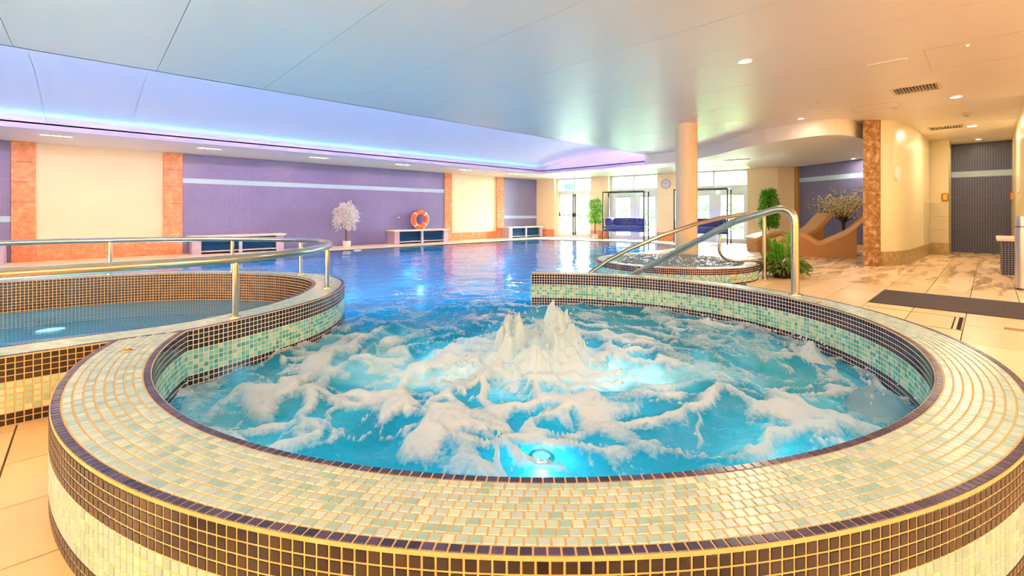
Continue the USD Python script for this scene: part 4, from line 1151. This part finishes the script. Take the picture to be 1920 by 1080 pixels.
obj("lens", cbx(-0.11, -0.034, -0.02, 0.11, -0.03, 0.02, 0.001), "exit_white", sx)

# ------------------------------------------------------------------ handrails
def arc_corner(a, b, c, r, n=8):
    """points rounding the corner a-b-c"""
    a, b, c = map(lambda q: np.asarray(q, float), (a, b, c))
    u, v = (a - b) / np.linalg.norm(a - b), (c - b) / np.linalg.norm(c - b)
    p0, p1 = b + u * r, b + v * r
    t = np.linspace(0, 1, n)[:, None]
    return (1 - t) ** 2 * p0 + 2 * t * (1 - t) * b + t**2 * p1


pr = thing("handrail", "long looped steel handrail standing on the plunge pool rim", "handrail")
mid_p = (plunge_out + plunge_in) / 2
rail_xy = smoothline([(-5.0, 3.95), (-2.0, 3.93), (-0.4, 3.92), (0.2, 3.87), (0.78, 3.87), (1.22, 4.18), (1.52, 4.5), (1.72, 4.8), (1.83, 5.1), (1.82, 5.45), (1.68, 5.85), (1.3, 6.3), (0.85, 6.6), (0.3, 6.85), (-0.6, 7.02), (-2.5, 7.05), (-5.0, 7.05)], 160)
rail_xy = smoothline([(-5.0, 3.63), (-2.0, 3.63), (-0.4, 3.63), (0.25, 3.62), (0.74, 3.66), (1.1, 3.83), (1.4, 4.06), (1.68, 4.42), (1.86, 4.78), (1.93, 5.15), (1.92, 5.45), (1.78, 5.93), (1.36, 6.55), (0.9, 6.95), (0.22, 7.3), (-0.6, 7.42), (-2.5, 7.44), (-5.0, 7.44)], 200)
obj("rail", tube(np.c_[rail_xy, np.full(len(rail_xy), 0.775)], 0.031, 18), "steel", pr, smooth=True)
for (x, y) in [(436, 598), (613, 542), (578, 513), (436, 508.5), (210, 514)]:
    p = at(x, y, RIM)
    p[:2] = rail_xy[int(np.argmin(np.linalg.norm(rail_xy - p[:2], axis=1)))]
    k = int(np.argmin(np.linalg.norm(rail_xy - p[:2], axis=1)))
    tp = rail_xy[k]
    o = obj("post", tube([(p[0], p[1], RIM), (*tp, 0.6), (*tp, 0.77)], 0.021, 14), "steel", pr, smooth=True)
    obj("post_flange", lathe([(0, 0), (0.04, 0), (0.038, 0.008), (0.022, 0.012), (0, 0.012)], 20, (p[0], p[1], RIM + 0.002)), "steel", o)

b0 = at(1491, 553, RIM)
topz = 1.145
r1e = atd(1183, 517, 5.58)
d1 = r1e - np.array([b0[0], b0[1], topz])
apex = np.array([b0[0], b0[1], topz + 0.02])
knee = np.array([b0[0], b0[1], 0]) + np.array([d1[0], d1[1], 0]) * 0.2
knee[2] = 1.10
hr = thing("handrail", "near steel handrail bending down from the spa rim towards the pool steps", "handrail")
pts = np.vstack([[b0], [b0 + [0, 0, 0.5]], arc_corner(b0 + [0, 0, 0.5], apex, knee, 0.17), [knee + d1 * 0.1], [r1e], [r1e + d1 * 0.12]])
r1_ = obj("rail", tube(resample(pts, 90), 0.033, 18), "steel", hr, smooth=True)
obj("post_flange", lathe([(0, 0), (0.06, 0), (0.058, 0.008), (0.034, 0.014), (0, 0.014)], 24, (b0[0], b0[1], RIM + 0.002)), "steel", r1_)

hr2 = thing("handrail", "far steel handrail curving from the deck by the potted plant to the pool", "handrail")
pb = at(1433, 523, 0)
seq = [(1431, 399, 7.5), (1390, 402.5, 7.32), (1350, 409, 7.18), (1300, 421.5, 7.05), (1240, 442, 6.92), (1180, 467, 6.82), (1140, 488, 6.76), (1110, 509, 6.7)]
rp = np.array([atd(*s) for s in seq])
pts = np.vstack([[pb], [pb + [0, 0, 0.7]], arc_corner(pb + [0, 0, 0.7], np.array([pb[0], pb[1], 1.115]), rp[1], 0.08), rp[1:], [rp[-1] + (rp[-1] - rp[-2]) * 1.2]])
r2_ = obj("rail", tube(resample(pts, 120), 0.031, 16), "steel", hr2, smooth=True)
obj("post_flange", lathe([(0, 0), (0.055, 0), (0.052, 0.008), (0.032, 0.014), (0, 0.014)], 24, (pb[0], pb[1], 0)), "steel", r2_)
gr = thing("grab_rail", "small curved steel grab rail on the small spa's rim", "grab rail")
gp = [atd(1352, 440, 7.35), atd(1349.5, 455, 7.35), atd(1348.5, 468, 7.36), atd(1353, 479, 7.38), atd(1364, 487, 7.42), atd(1380, 489.5, 7.48), atd(1418, 489.5, 7.62), atd(1428, 496, 7.66)]
obj("rail", tube(smoothline(gp, 60), 0.022, 12), "steel", gr, smooth=True)

# small metal sockets set in the coping
for k, (x, y, lb) in enumerate([(239, 658, "small brass socket cover on the coping where spa and plunge pool join"), (1536, 569, "small brass socket cover on the spa coping near the handrail")]):
    p = at(x, y, RIM)
    t = thing("socket_cover", lb, "socket cover", (p[0], p[1], RIM + 0.0022))
    obj("cap", lathe([(0, 0), (0.022, 0), (0.02, 0.006), (0, 0.008)], 20), "copper", t)
    obj("screw", lathe([(0, 0.008), (0.005, 0.008), (0.004, 0.011), (0, 0.011)], 10), "steel", t)

# ------------------------------------------------------------------ mat, drains, bin, counter
mt = thing("floor_mat", "long dark rubber mat on the tiled deck at right", "mat")
obj("mat_body", cbx(7.03, -4.2, 0.0015, 8.28, 1.03, 0.012, 0.004), "rubber_mat", mt)
obj("ridge", cat([bx(7.06 + k * 0.048, -4.18, 0.012, 7.075 + k * 0.048, 1.01, 0.0145) for k in range(25)]), "rubber_mat", mt, kind="stuff", smooth=False)
ah = thing("floor_hatch", "rectangular tiled access hatch with metal edge in the deck beside the mat", "floor hatch")
obj("edge_trim", cat(bx(6.70, 0.17, 0.0003, 6.716, 1.0, 0.003), bx(5.95, 0.17, 0.0003, 5.964, 1.0, 0.003), bx(5.95, 0.17, 0.0003, 6.716, 0.184, 0.003)), "reveal_brown", ah)
obj("slot_grille", cat(bx(5.99, 0.185, 0.0003, 6.69, 0.215, 0.002), bx(5.99, 0.24, 0.0003, 6.69, 0.25, 0.003)), "dark_void", ah)
dg = thing("drain_slot", "short brass floor drain slot at the right edge near the mat", "drain", (*at(1912, 619, 0)[:2], 0), 0)
obj("slot", cbx(-0.05, -0.22, 0.0003, 0.05, 0.1, 0.004, 0.002), "gold_tile", dg)

bn_ = thing("waste_bin", "tall brushed steel waste bin at the right edge of the picture", "bin", (9.95, -0.62, 0), 0)
rb = lambda w, d, c: Polygon([(-w, -d), (w, -d), (w, d), (-w, d)]).buffer(-c).buffer(c, 8)
bd_ = obj("body", extrude(rb(0.2, 0.36, 0.07), 0.02, 0.9), "brushed_steel", bn_, smooth=40)
obj("seam", extrude(rb(0.196, 0.356, 0.068), 0.9, 0.912), "dark_void", bn_, smooth=40)
ld_ = obj("lid", extrude(rb(0.2, 0.36, 0.07), 0.912, 1.055), "brushed_steel", bn_, smooth=40)
obj("plinth", extrude(rb(0.19, 0.35, 0.065), 0.0, 0.02), "black_metal", bn_, smooth=40)
obj("lock", lathe([(0, 0), (0.012, 0), (0.01, 0.006), (0, 0.007)], 14).apply_transform(trimesh.transformations.rotation_matrix(-math.pi / 2, (0, 1, 0))).apply_translation((-0.2, 0.16, 0.93)) if False else cbx(-0.206, 0.15, 0.88, -0.2, 0.17, 0.9, 0.002), "copper", bd_)
ct = thing("tiled_counter", "low counter with dark blue mosaic side and pale stone top behind the bin", "counter", (11.92, -0.15, 0))
obj("body", bx(0, -0.268, 0, 1.2, 0, 0.60), "mosaic_counter", ct)
obj("stone_top", cbx(-0.06, -0.268, 0.60, 1.26, 0.06, 0.66, 0.012), "bench_stone", ct)
# fittings on the right
dp = onw = None
ds = thing("soap_dispenser", "white oval dispenser on the curved cream wall", "dispenser", (12.36, 1.34, 1.95), -20)
obj("body", trimesh.creation.icosphere(3, 1.0).apply_scale((0.06, 0.07, 0.16)).apply_translation((0, -0.02, 0.0)), "white_plastic", ds, smooth=True)
obj("window_strip", trimesh.creation.icosphere(2, 1.0).apply_scale((0.028, 0.03, 0.09)).apply_translation((-0.02, -0.072, 0.03)), "cream_gloss", ds, smooth=True)
obj("nozzle", lathe([(0, -0.2), (0.014, -0.2), (0.02, -0.14), (0, -0.14)], 14, (0, -0.04, 0)), "white_plastic", ds)
for k, (loc, lb) in enumerate([((16.6, 0.8, 1.53), "small brass wall uplight on the pier left of the dark mosaic"), ((17.5, -0.405, 1.55), "small brass wall uplight on the wall right of the dark mosaic")]):
    t = thing("wall_light", lb, "wall light", loc)
    obj("case", cbx(-0.05, -0.06, -0.1, 0.0 if k == 0 else 0.05, 0.06 if k == 0 else 0.0 + 0.03, 0.1, 0.006), "gold_tile", t)
    obj("face", cbx(-0.058, -0.045, -0.08, -0.05, 0.045 if k == 0 else 0.02, 0.08, 0.002), "copper", t)
sg = thing("wall_sign", "small printed notice on the cream wall at the right edge", "sign", (13.6, -0.42, 1.62))
obj("plate", cbx(-0.5, 0.0, -0.09, 0.9, 0.008, 0.12, 0.002), "white_plastic", sg)
obj("line", cat(bx(-0.4, 0.008, 0.06, 0.7, 0.01, 0.075), bx(-0.4, 0.008, 0.0, 0.75, 0.01, 0.012), bx(-0.4, 0.008, -0.05, 0.5, 0.01, -0.038)), "clock_rim", sg)

# ------------------------------------------------------------------ benches with louvred fronts along the left wall
def bench(label, x0, x1, first=None):
    w = x1 - x0
    t = thing("louvre_bench", label, "bench", (x0, 14.45, 0), 0, "louvre-fronted benches along the left wall")
    h = 0.5
    obj("bench_top", cbx(-0.06, -0.05, h - 0.055, w + 0.06, 0.53, h, 0.012), "bench_stone", t)
    e = 0.2
    obj("end_block", bx(0, 0, 0, e, 0.53, h - 0.055), "bench_side", t)
    obj("end_block", bx(w - e, 0, 0, w, 0.53, h - 0.055), "bench_side", t)
    obj("back_void", bx(e, 0.12, 0.03, w - e, 0.53, h - 0.06), "louvre_blue", t)
    m = w / 2
    obj("centre_post", cbx(m - 0.04, 0.0, 0, m + 0.04, 0.1, h - 0.055, 0.004), "bench_metal", t)
    obj("bottom_rail", cat(cbx(e, 0.01, 0.05, m - 0.04, 0.06, 0.09, 0.004), cbx(m + 0.04, 0.01, 0.05, w - e, 0.06, 0.09, 0.004)), "bench_metal", t)
    for a, b in ((e + 0.01, m - 0.05), (m + 0.05, w - e - 0.01)):
        sl = []
        for k in range(8):
            q = bx(a, -0.02, -0.004, b, 0.02, 0.004)
            q.apply_transform(trimesh.transformations.rotation_matrix(0.7, (1, 0, 0)))
            q.apply_translation((0, 0.07, 0.12 + k * 0.042))
            sl.append(q)
        g = obj("louvre_grille", cat(sl), "louvre_blue", t, smooth=False)
    return t


bench("louvre-fronted bench at the left end of the large mosaic panel", 2.0, 4.25)
bench("louvre-fronted bench under the orange life ring", 7.9, 10.2)
bench("louvre-fronted bench at the far end near the glazed doors", 13.45, 15.6)
bench("louvre-fronted bench at the far left edge, cut off by the picture", -4.2, -1.32)

# life ring leaning on the wall above the bench
lr = thing("life_ring", "orange life ring with white grab rope above the louvre bench", "life ring", (9.18, 14.84, 0.868), 0)
ring = trimesh.creation.torus(0.27, 0.088, major_sections=48, minor_sections=20)
ring.apply_transform(trimesh.transformations.rotation_matrix(math.pi / 2, (1, 0, 0)))
obj("ring", ring, "orange_ring", lr, smooth=True)
bands = []
for k in range(4):
    a = math.pi / 4 + k * math.pi / 2
    arc = [np.array([0.27 * math.cos(a + t), 0, 0.27 * math.sin(a + t)]) for t in np.linspace(-0.07, 0.07, 7)]
    obj("band", tube(arc, 0.0905, 20, caps=False), "white_plastic", lr, smooth=True)
rope = []
for k in range(4):
    a0 = math.pi / 4 + k * math.pi / 2
    for t in np.linspace(0, 1, 12, endpoint=False):
        a = a0 + t * math.pi / 2
        r = 0.365 + 0.02 * math.sin(t * math.pi) - (0.17 * math.sin(t * math.pi) if k == 0 else 0)
        rope.append((r * math.cos(a), -0.06 if k == 0 else -0.01, r * math.sin(a)))
rope.append(rope[0])
obj("grab_rope", tube(np.array(rope), 0.012, 8, caps=False), "white_plastic", lr, smooth=True)
lh = thing("hook", "tiny white wall hook left of the life ring", "hook", (8.35, 14.985, 0.95))
obj("peg", cbx(-0.02, -0.03, -0.02, 0.02, 0.005, 0.02, 0.005), "white_plastic", lh)

# ------------------------------------------------------------------ plants
def leaf(l, w, droop, fold=0.2):
    """a leaf along +x, 8 triangles"""
    v = np.array([(0, 0, 0), (0.35 * l, w / 2, fold * w - droop * 0.12 * l), (0.75 * l, w * 0.36, fold * w - droop * 0.5 * l), (l, 0, -droop * l), (0.75 * l, -w * 0.36, fold * w - droop * 0.5 * l), (0.35 * l, -w / 2, fold * w - droop * 0.12 * l), (0.35 * l, 0, -droop * 0.12 * l), (0.75 * l, 0, -droop * 0.5 * l)])
    f = np.array([(0, 6, 1), (0, 5, 6), (1, 6, 7), (1, 7, 2), (6, 5, 4), (6, 4, 7), (2, 7, 3), (7, 4, 3)])
    return v, f


def scatter(items):
    """items: (v, f, rotation 3x3, translation)"""
    V, F2, n = [], [], 0
    for v, f, r, t in items:
        V.append(v @ r.T + t)
        F2.append(f + n)
        n += len(v)
    return np.vstack(V), np.vstack(F2)


def rot(yaw, pitch, roll=0.0):
    return trimesh.transformations.euler_matrix(roll, pitch, yaw, "sxyz")[:3, :3]


def blossom(r):
    """five rounded petals"""
    V, F2 = [(0, 0, 0)], []
    for k in range(5):
        a = k * 2 * math.pi / 5
        n = len(V)
        V += [(r * 0.6 * math.cos(a - 0.5), r * 0.6 * math.sin(a - 0.5), r * 0.1), (r * math.cos(a), r * math.sin(a), r * 0.3), (r * 0.6 * math.cos(a + 0.5), r * 0.6 * math.sin(a + 0.5), r * 0.1)]
        F2 += [(0, n, n + 1), (0, n + 1, n + 2)]
    return np.array(V, float), np.array(F2)


def pot(r, h):
    return lathe([(0, 0), (r * 0.78, 0), (r * 0.97, h * 0.45), (r, h), (r * 0.9, h), (r * 0.87, h * 0.85), (0, h * 0.85)], 28)


def blossom_tree(name, label, loc, height, crown, pot_rh, trunk_h, seed, mat_, bark, dense, droop, spread, with_pot=True, el0=0.2):
    r = random.Random(seed)
    t = thing(name, label, "blossom tree", loc)
    z0 = 0
    if with_pot:
        pt_ = obj("pot", pot(*pot_rh), "pot_white", t, smooth=40)
        obj("soil", lathe([(0, 0), (pot_rh[0] * 0.87, 0), (pot_rh[0] * 0.87, 0.01), (0, 0.015)], 20, (0, 0, pot_rh[1] * 0.86)), "soil", pt_)
        z0 = pot_rh[1] * 0.8
    tr, stems, items = [], [], []
    for k in range(3):
        a = r.uniform(0, 6.28)
        tr.append(tube(smoothline([(0.02 * math.cos(a), 0.02 * math.sin(a), z0), (0.03 * math.cos(a + 1), 0.03 * math.sin(a + 1), (z0 + trunk_h) / 2), (0.05 * math.cos(a), 0.05 * math.sin(a), trunk_h)], 8), np.linspace(0.022, 0.015, 8), 8))
    obj("trunk", cat(tr), bark, t, smooth=True)
    for k in range(spread):
        a = k * 2.399 + r.uniform(-0.3, 0.3)
        el = r.uniform(el0, 1.25)
        L = crown * r.uniform(0.7, 1.05)
        hh = (height - trunk_h)
        p0 = np.array([0.03 * math.cos(a), 0.03 * math.sin(a), trunk_h - 0.03 + 0.35 * hh * r.random() * (0.6 if droop else 0.3)])
        p2 = p0 + np.array([L * math.cos(a) * math.cos(el), L * math.sin(a) * math.cos(el), hh * (0.35 + 0.65 * math.sin(el)) * r.uniform(0.5, 0.85)])
        p3 = p2 + np.array([0.12 * math.cos(a), 0.12 * math.sin(a), 0.05 - droop * r.uniform(0.2, 0.75) * hh])
        p2[2], p3[2] = min(p2[2], height), min(p3[2], height)
        q = smoothline([p0, (p0 + p2) / 2 + [0, 0, 0.06], p2, p3], 16)
        stems.append(tube(q, np.linspace(0.009, 0.002, 16), 5))
        for i in range(4, 16):
            for _ in range(dense):
                s = q[i] + np.array([r.gauss(0, 0.035), r.gauss(0, 0.035), r.gauss(0, 0.035)])
                v, f = blossom(r.uniform(0.018, 0.034))
                items.append((v, f, rot(r.uniform(0, 6.28), r.uniform(-1.6, 1.6), r.uniform(-1.6, 1.6)), s))
    obj("branch", cat(stems), bark, t, smooth=True)
    obj("blossom", scatter(items), mat_, t, smooth=False, kind="stuff")
    return t


blossom_tree("blossom_tree", "drooping white blossom tree in a white pot against the left mosaic wall", (6.15, 14.42, 0), 1.55, 0.3, (0.13, 0.2), 0.7, 3, "blossom_white", "bark", 10, 0.95, 38)
bt_ = atd(1583, 450, 12.9)
blossom_tree("blossom_tree", "spreading cream blossom tree behind the tan loungers", (bt_[0], bt_[1], 0), 1.98, 0.72, (0.17, 0.3), 0.85, 8, "blossom_cream", "dark_bark", 3, 0.0, 52, el0=-0.05)


def leafy_tree(name, label, loc, height, crown, pot_rh, seed, mat_, hang=0.0, n=900, lsz=0.09, squash=1.0, z_lo=None, off=(0, 0)):
    r = random.Random(seed)
    t = thing(name, label, "potted plant", loc)
    pt_ = obj("pot", pot(*pot_rh), "pot_white", t, smooth=40)
    obj("soil", lathe([(0, 0), (pot_rh[0] * 0.87, 0), (pot_rh[0] * 0.87, 0.01), (0, 0.015)], 20, (0, 0, pot_rh[1] * 0.86)), "soil", pt_)
    zc = z_lo if z_lo is not None else height * 0.42
    obj("trunk", tube(smoothline([(0, 0, pot_rh[1] * 0.8), (0.02, 0.01, height * 0.4), (0, 0, height * 0.75)], 12), np.linspace(0.028, 0.012, 12), 8), "bark", t, smooth=True)
    items, st = [], []
    for k in range(n):
        u = r.random()
        z = zc + (height - zc) * u
        rr = crown * math.sqrt(r.random()) * (0.45 + 0.55 * math.sin(math.pi * (0.12 + 0.8 * u)) )
        a = r.uniform(0, 6.28)
        p = np.array([off[0] * u + rr * math.cos(a), off[1] * u + rr * math.sin(a) * squash, z - hang * rr])
        v, f = leaf(lsz * r.uniform(0.7, 1.3), lsz * 0.42, r.uniform(0.1, 0.5))
        items.append((v, f, rot(a + r.uniform(-0.8, 0.8), r.uniform(-0.2, 0.9), r.uniform(-0.5, 0.5)), p))
        if k % 12 == 0:
            st.append(tube([(0, 0, min(z - 0.05, height * 0.75)), tuple(p)], 0.005, 4))
    obj("branch", cat(st), "bark", t, smooth=True)
    obj("foliage", scatter(items), mat_, t, smooth=False, kind="stuff")
    return t


leafy_tree("ficus", "slim bright green ficus in a white pot beside the glazed doors", (15.85, 11.62, 0), 1.8, 0.32, (0.16, 0.22), 4, "leaf_bright", 0.5, 700, 0.11)
leafy_tree("ficus", "tall leafy green plant in the corner right of the second window", (16.55, 5.05, 0), 2.0, 0.28, (0.17, 0.24), 6, "leaf_mid", 0.7, 1300, 0.12, z_lo=0.75)
# leafy floor plant behind the rail post
fp = at(1466, 521, 0)
vp = thing("floor_plant", "bushy variegated plant in a low dark pot by the handrails", "potted plant", (fp[0] + 0.1, fp[1], 0))
obj("pot", pot(0.2, 0.2), "soil", vp, smooth=40)
r = random.Random(5)
items, big = [], []
for k in range(420):
    a, d = r.uniform(0, 6.28), 0.36 * math.sqrt(r.random())
    z = 0.12 + 0.34 * r.random() * (1 - d / 0.6)
    v, f = leaf(r.uniform(0.08, 0.15), 0.045, r.uniform(0.2, 0.7))
    items.append((v, f, rot(a, r.uniform(-0.6, 0.6), r.uniform(-0.5, 0.5)), np.array([d * math.cos(a), d * math.sin(a), z])))
obj("foliage", scatter(items), "leaf_variegated", vp, smooth=False, kind="stuff")
for k, (lx, h, sz) in enumerate([(-0.2, 0.62, 0.2), (-0.06, 0.55, 0.17), (0.06, 0.7, 0.2), (-0.12, 0.5, 0.2), (0.14, 0.5, 0.16), (-0.3, 0.36, 0.22)]):
    its = []
    base = np.array([lx * aR[0] * 0.6, lx * aR[1] * 0.6, 0.2])
    tip = np.array([lx * aR[0], lx * aR[1], h])
    for j in range(9):
        for sgn in (-1, 1):
            v, f = leaf(sz * 0.62, sz * 0.3, 0.2)
            p = base + (tip - base) * (0.25 + 0.75 * j / 8)
            its.append((v, f, rot(math.atan2(aR[1], aR[0]) + (0.4 if sgn > 0 else math.pi - 0.4), -0.75, 0.3 * sgn), p))
    V_, F_ = scatter(its)
    st = tube([base, tip], 0.006, 5)
    obj("frond", trimesh.util.concatenate([trimesh.Trimesh(V_, F_, process=False), st]), "leaf_mid", vp, smooth=False)

# ------------------------------------------------------------------ tan mosaic loungers
def lounger(label, loc, rz, l=1.95, w=0.72):
    t = thing("heated_lounger", label, "lounger", loc, rz, "tan mosaic heated loungers")
    top = smoothline([(0.0, 0.40), (0.2, 0.48), (0.55, 0.585), (0.72, 0.60), (0.86, 0.53), (1.03, 0.41), (1.12, 0.40), (1.3, 0.50), (1.62, 0.68), (1.80, 0.86), (2.0, 1.08), (2.08, 1.12)], 60)
    s = 1.0
    top = top * [s, 1.0]
    side = Polygon(np.vstack([top - [0, 0.10], [(1.84 * s, 0.80), (1.84 * s, 0.0), (0.05, 0.0)]])).buffer(0)
    m = extrude(side, 0.02, w - 0.02)
    m.apply_transform(np.array([[1, 0, 0, 0], [0, 0, 1, 0], [0, 1, 0, 0], [0, 0, 0, 1.0]]))
    m.invert()
    obj("base", m, "tan_mosaic", t, smooth=30)
    n = len(top)
    tt = np.gradient(top, axis=0)
    tt /= np.linalg.norm(tt, axis=1, keepdims=True)
    nn = np.stack([-tt[:, 1], tt[:, 0]], 1)
    sec = [(-1, 0), (-1, 0.07), (-0.94, 0.1), (-0.8, 0.1), (0.8, 0.1), (0.94, 0.1), (1, 0.07), (1, 0)]
    V = []
    for (a, b) in sec:
        V.append(np.c_[top[:, 0] + nn[:, 0] * (b - 0.1), np.full(n, w / 2 + a * w / 2), top[:, 1] + nn[:, 1] * (b - 0.1)])
    V = np.vstack(V)
    F2 = []
    k_ = len(sec)
    for a in range(k_):
        b = (a + 1) % k_
        for i in range(n - 1):
            F2 += [[a * n + i, a * n + i + 1, b * n + i + 1], [a * n + i, b * n + i + 1, b * n + i]]
    for i in (0, n - 1):
        for a in range(1, k_ - 1):
            F2.append([i, a * n + i, (a + 1) * n + i] if i == 0 else [i, (a + 1) * n + i, a * n + i])
    mm = trimesh.Trimesh(V, np.array(F2), process=False)
    mm.fix_normals()
    obj("contoured_top", mm, "tan_top", t, smooth=35)
    return t


lounger("tan mosaic lounger nearest the granite pilaster", (13.2, 4.0, 0), -78.3, 1.95, 0.62)
lounger("tan mosaic lounger behind, farther from the pilaster", (13.85, 4.55, 0), -48, 1.95, 0.72)

# ------------------------------------------------------------------ hanging daybeds in front of the windows
def cushion(x0, y0, z0, x1, y1, z1, nb=0, face="y"):
    """a plump cushion, buttoned on its front when nb > 0"""
    b = trimesh.creation.box((1, 1, 1))
    b = b.subdivide().subdivide().subdivide().subdivide()
    v = b.vertices * 2
    p = 5.0
    s = (np.abs(v) ** p).sum(1) ** (1 / p)
    v = v / s[:, None] * np.maximum(np.abs(v).max(1), 1e-9)[:, None]
    v = v / np.abs(v).max(0)
    c, h = np.array([(x0 + x1) / 2, (y0 + y1) / 2, (z0 + z1) / 2]), np.array([x1 - x0, y1 - y0, z1 - z0]) / 2
    v = v * h
    if nb:
        for i in range(nb):
            bxp = (-1 + (2 * i + 1) / nb) * h[0]
            d = np.hypot((v[:, 0] - bxp) / (h[0] / nb), v[:, 2] / h[2])
            dent = 0.35 * h[1] * np.exp(-(d / 0.35) ** 2)
            v[:, 1] += np.where(v[:, 1] < 0, dent, 0)
    return trimesh.Trimesh(v + c, b.faces, process=False)


def daybed(label, p0, p1):
    p0, p1 = np.array(p0), np.array(p1)
    w = float(np.linalg.norm(p1 - p0))
    t = thing("hanging_daybed", label, "daybed", (*p0, 0), math.degrees(math.atan2(*(p1 - p0)[::-1])), "blue daybeds in black frames by the windows")
    d, h, s = 0.62, 2.0, 0.02
    for (x, y) in ((0, 0), (w, 0), (0, d), (w, d)):
        obj("post", cbx(x - s, y - s, 0, x + s, y + s, h, 0.004), "black_metal", t)
    obj("top_rail", cbx(s, -s, h - 0.04, w - s, s, h, 0.004), "black_metal", t)
    obj("top_rail", cbx(s, d - s, h - 0.04, w - s, d + s, h, 0.004), "black_metal", t)
    obj("top_rail", cbx(-s, s, h - 0.04, s, d - s, h, 0.004), "black_metal", t)
    obj("top_rail", cbx(w - s, s, h - 0.04, w + s, d - s, h, 0.004), "black_metal", t)
    obj("seat_rail", cat(cbx(-s, s, 0.5, s, d - s, 0.54, 0.004), cbx(w - s, s, 0.5, w + s, d - s, 0.54, 0.004)), "black_metal", t)
    obj("seat_base", cbx(0.03, 0.02, 0.35, w - 0.03, d - 0.02, 0.45, 0.03), "velvet_blue", t)
    obj("seat_cushion", cushion(0.04, 0.0, 0.44, w - 0.04, d - 0.02, 0.6), "velvet_blue", t, smooth=True)
    obj("back_cushion", cushion(0.3, d - 0.26, 0.58, w - 0.3, d - 0.03, 0.92, 4), "velvet_navy", t, smooth=True)
    obj("bolster", cushion(0.05, 0.05, 0.58, 0.33, d - 0.05, 0.92, 1), "velvet_blue", t, smooth=True)
    obj("bolster", cushion(w - 0.33, 0.05, 0.58, w - 0.05, d - 0.05, 0.92, 1), "velvet_blue", t, smooth=True)
    return t


daybed("blue tufted daybed in a black frame in front of the first window", at(1132.5, 449.2)[:2] + bn * -0.1, at(1209, 451.8)[:2] + bn * -0.1)
daybed("blue tufted daybed in a black frame half hidden behind the column", (16.0, 8.1), (16.33, 6.3))

# ------------------------------------------------------------------ the garden outside
gd_ = thing("garden_ground", kind="structure")
obj("terrace", bx(16.0, -2, -0.12, 20.5, 24, -0.06).apply_translation((1.9, 0, 0)) if False else bx(18.3, 2, -0.12, 21.0, 26, -0.05), "paving", gd_)
tag(obj("lawn", bx(21.0, -30, -0.14, 70, 70, -0.06), "lawn", None), "green lawn outside the windows", "lawn", None, "stuff")


def bush(label, x, y, rx, h, seed, m="hedge_leaf"):
    r = random.Random(seed)
    t = thing("garden_bush", label, "bush", (x, y, -0.06))
    its = []
    for k in range(700):
        a, z = r.uniform(0, 6.28), r.random()
        d = rx * math.sqrt(max(0, 1 - (2 * z - 0.9) ** 2 * 0.8)) * r.uniform(0.75, 1.0)
        v, f = leaf(r.uniform(0.14, 0.26), 0.12, 0.3)
        its.append((v, f, rot(a, r.uniform(-0.8, 0.8), r.uniform(-0.6, 0.6)), np.array([d * math.cos(a), d * math.sin(a), 0.16 + z * h])))
    obj("foliage", scatter(its), m, t, smooth=False, kind="stuff")
    obj("stem", tube([(0, 0, 0), (0, 0, h * 0.7)], 0.05, 8), "bark", t)


for k, (x, y, rx, h, lb) in enumerate([(27, 17.8, 1.4, 1.5, "round green bush outside beyond the first window's left pane"), (31.5, 17.6, 1.2, 1.2, "low green bush outside beyond the first window's right pane"), (27, 11.0, 1.3, 1.7, "green bush outside beyond the second window"), (31, 24.5, 1.8, 2.2, "tall green bush outside beyond the doors"), (30, 10.2, 1.5, 3.2, "tall garden shrub outside right of the second window")]):
    bush(lb, x, y, rx, h, 70 + k)
hs = thing("house", "brick house with grey roof seen through the windows", "house", (40, 25, -0.06))
obj("wall", bx(0, -15, 0, 8, 15, 5), "brick_far", hs)
rf = trimesh.creation.extrude_polygon(Polygon([(-0.8, 5), (8.8, 5), (4, 8)]), 31, engine="earcut")
rf.apply_transform(np.array([[1, 0, 0, 0], [0, 0, 1, -15.5], [0, 1, 0, 0], [0, 0, 0, 1.0]]))
obj("roof", rf, "roof_far", hs)
for k in range(6):
    y = -13.5 + k * 4.8
    w_ = obj("window", cbx(-0.08, y, 1.0, 0.02, y + 1.7, 2.4, 0.02), "white_metal", hs)
    obj("pane", bx(-0.1, y + 0.1, 1.1, -0.08, y + 1.6, 2.3), "louvre_blue", w_)
fe = thing("garden_fence", "pale timber fence across the lawn outside", "fence", (34, 22, -0.06))
for k in range(60):
    obj("board", cbx(0, -15 + k * 0.5, 0, 0.03, -15 + k * 0.5 + 0.47, 1.3, 0.005), "fence_wood", fe)
obj("fence_rail", cat(bx(0.03, -15, 0.3, 0.07, 15, 0.4), bx(0.03, -15, 1.0, 0.07, 15, 1.1)), "fence_wood", fe)
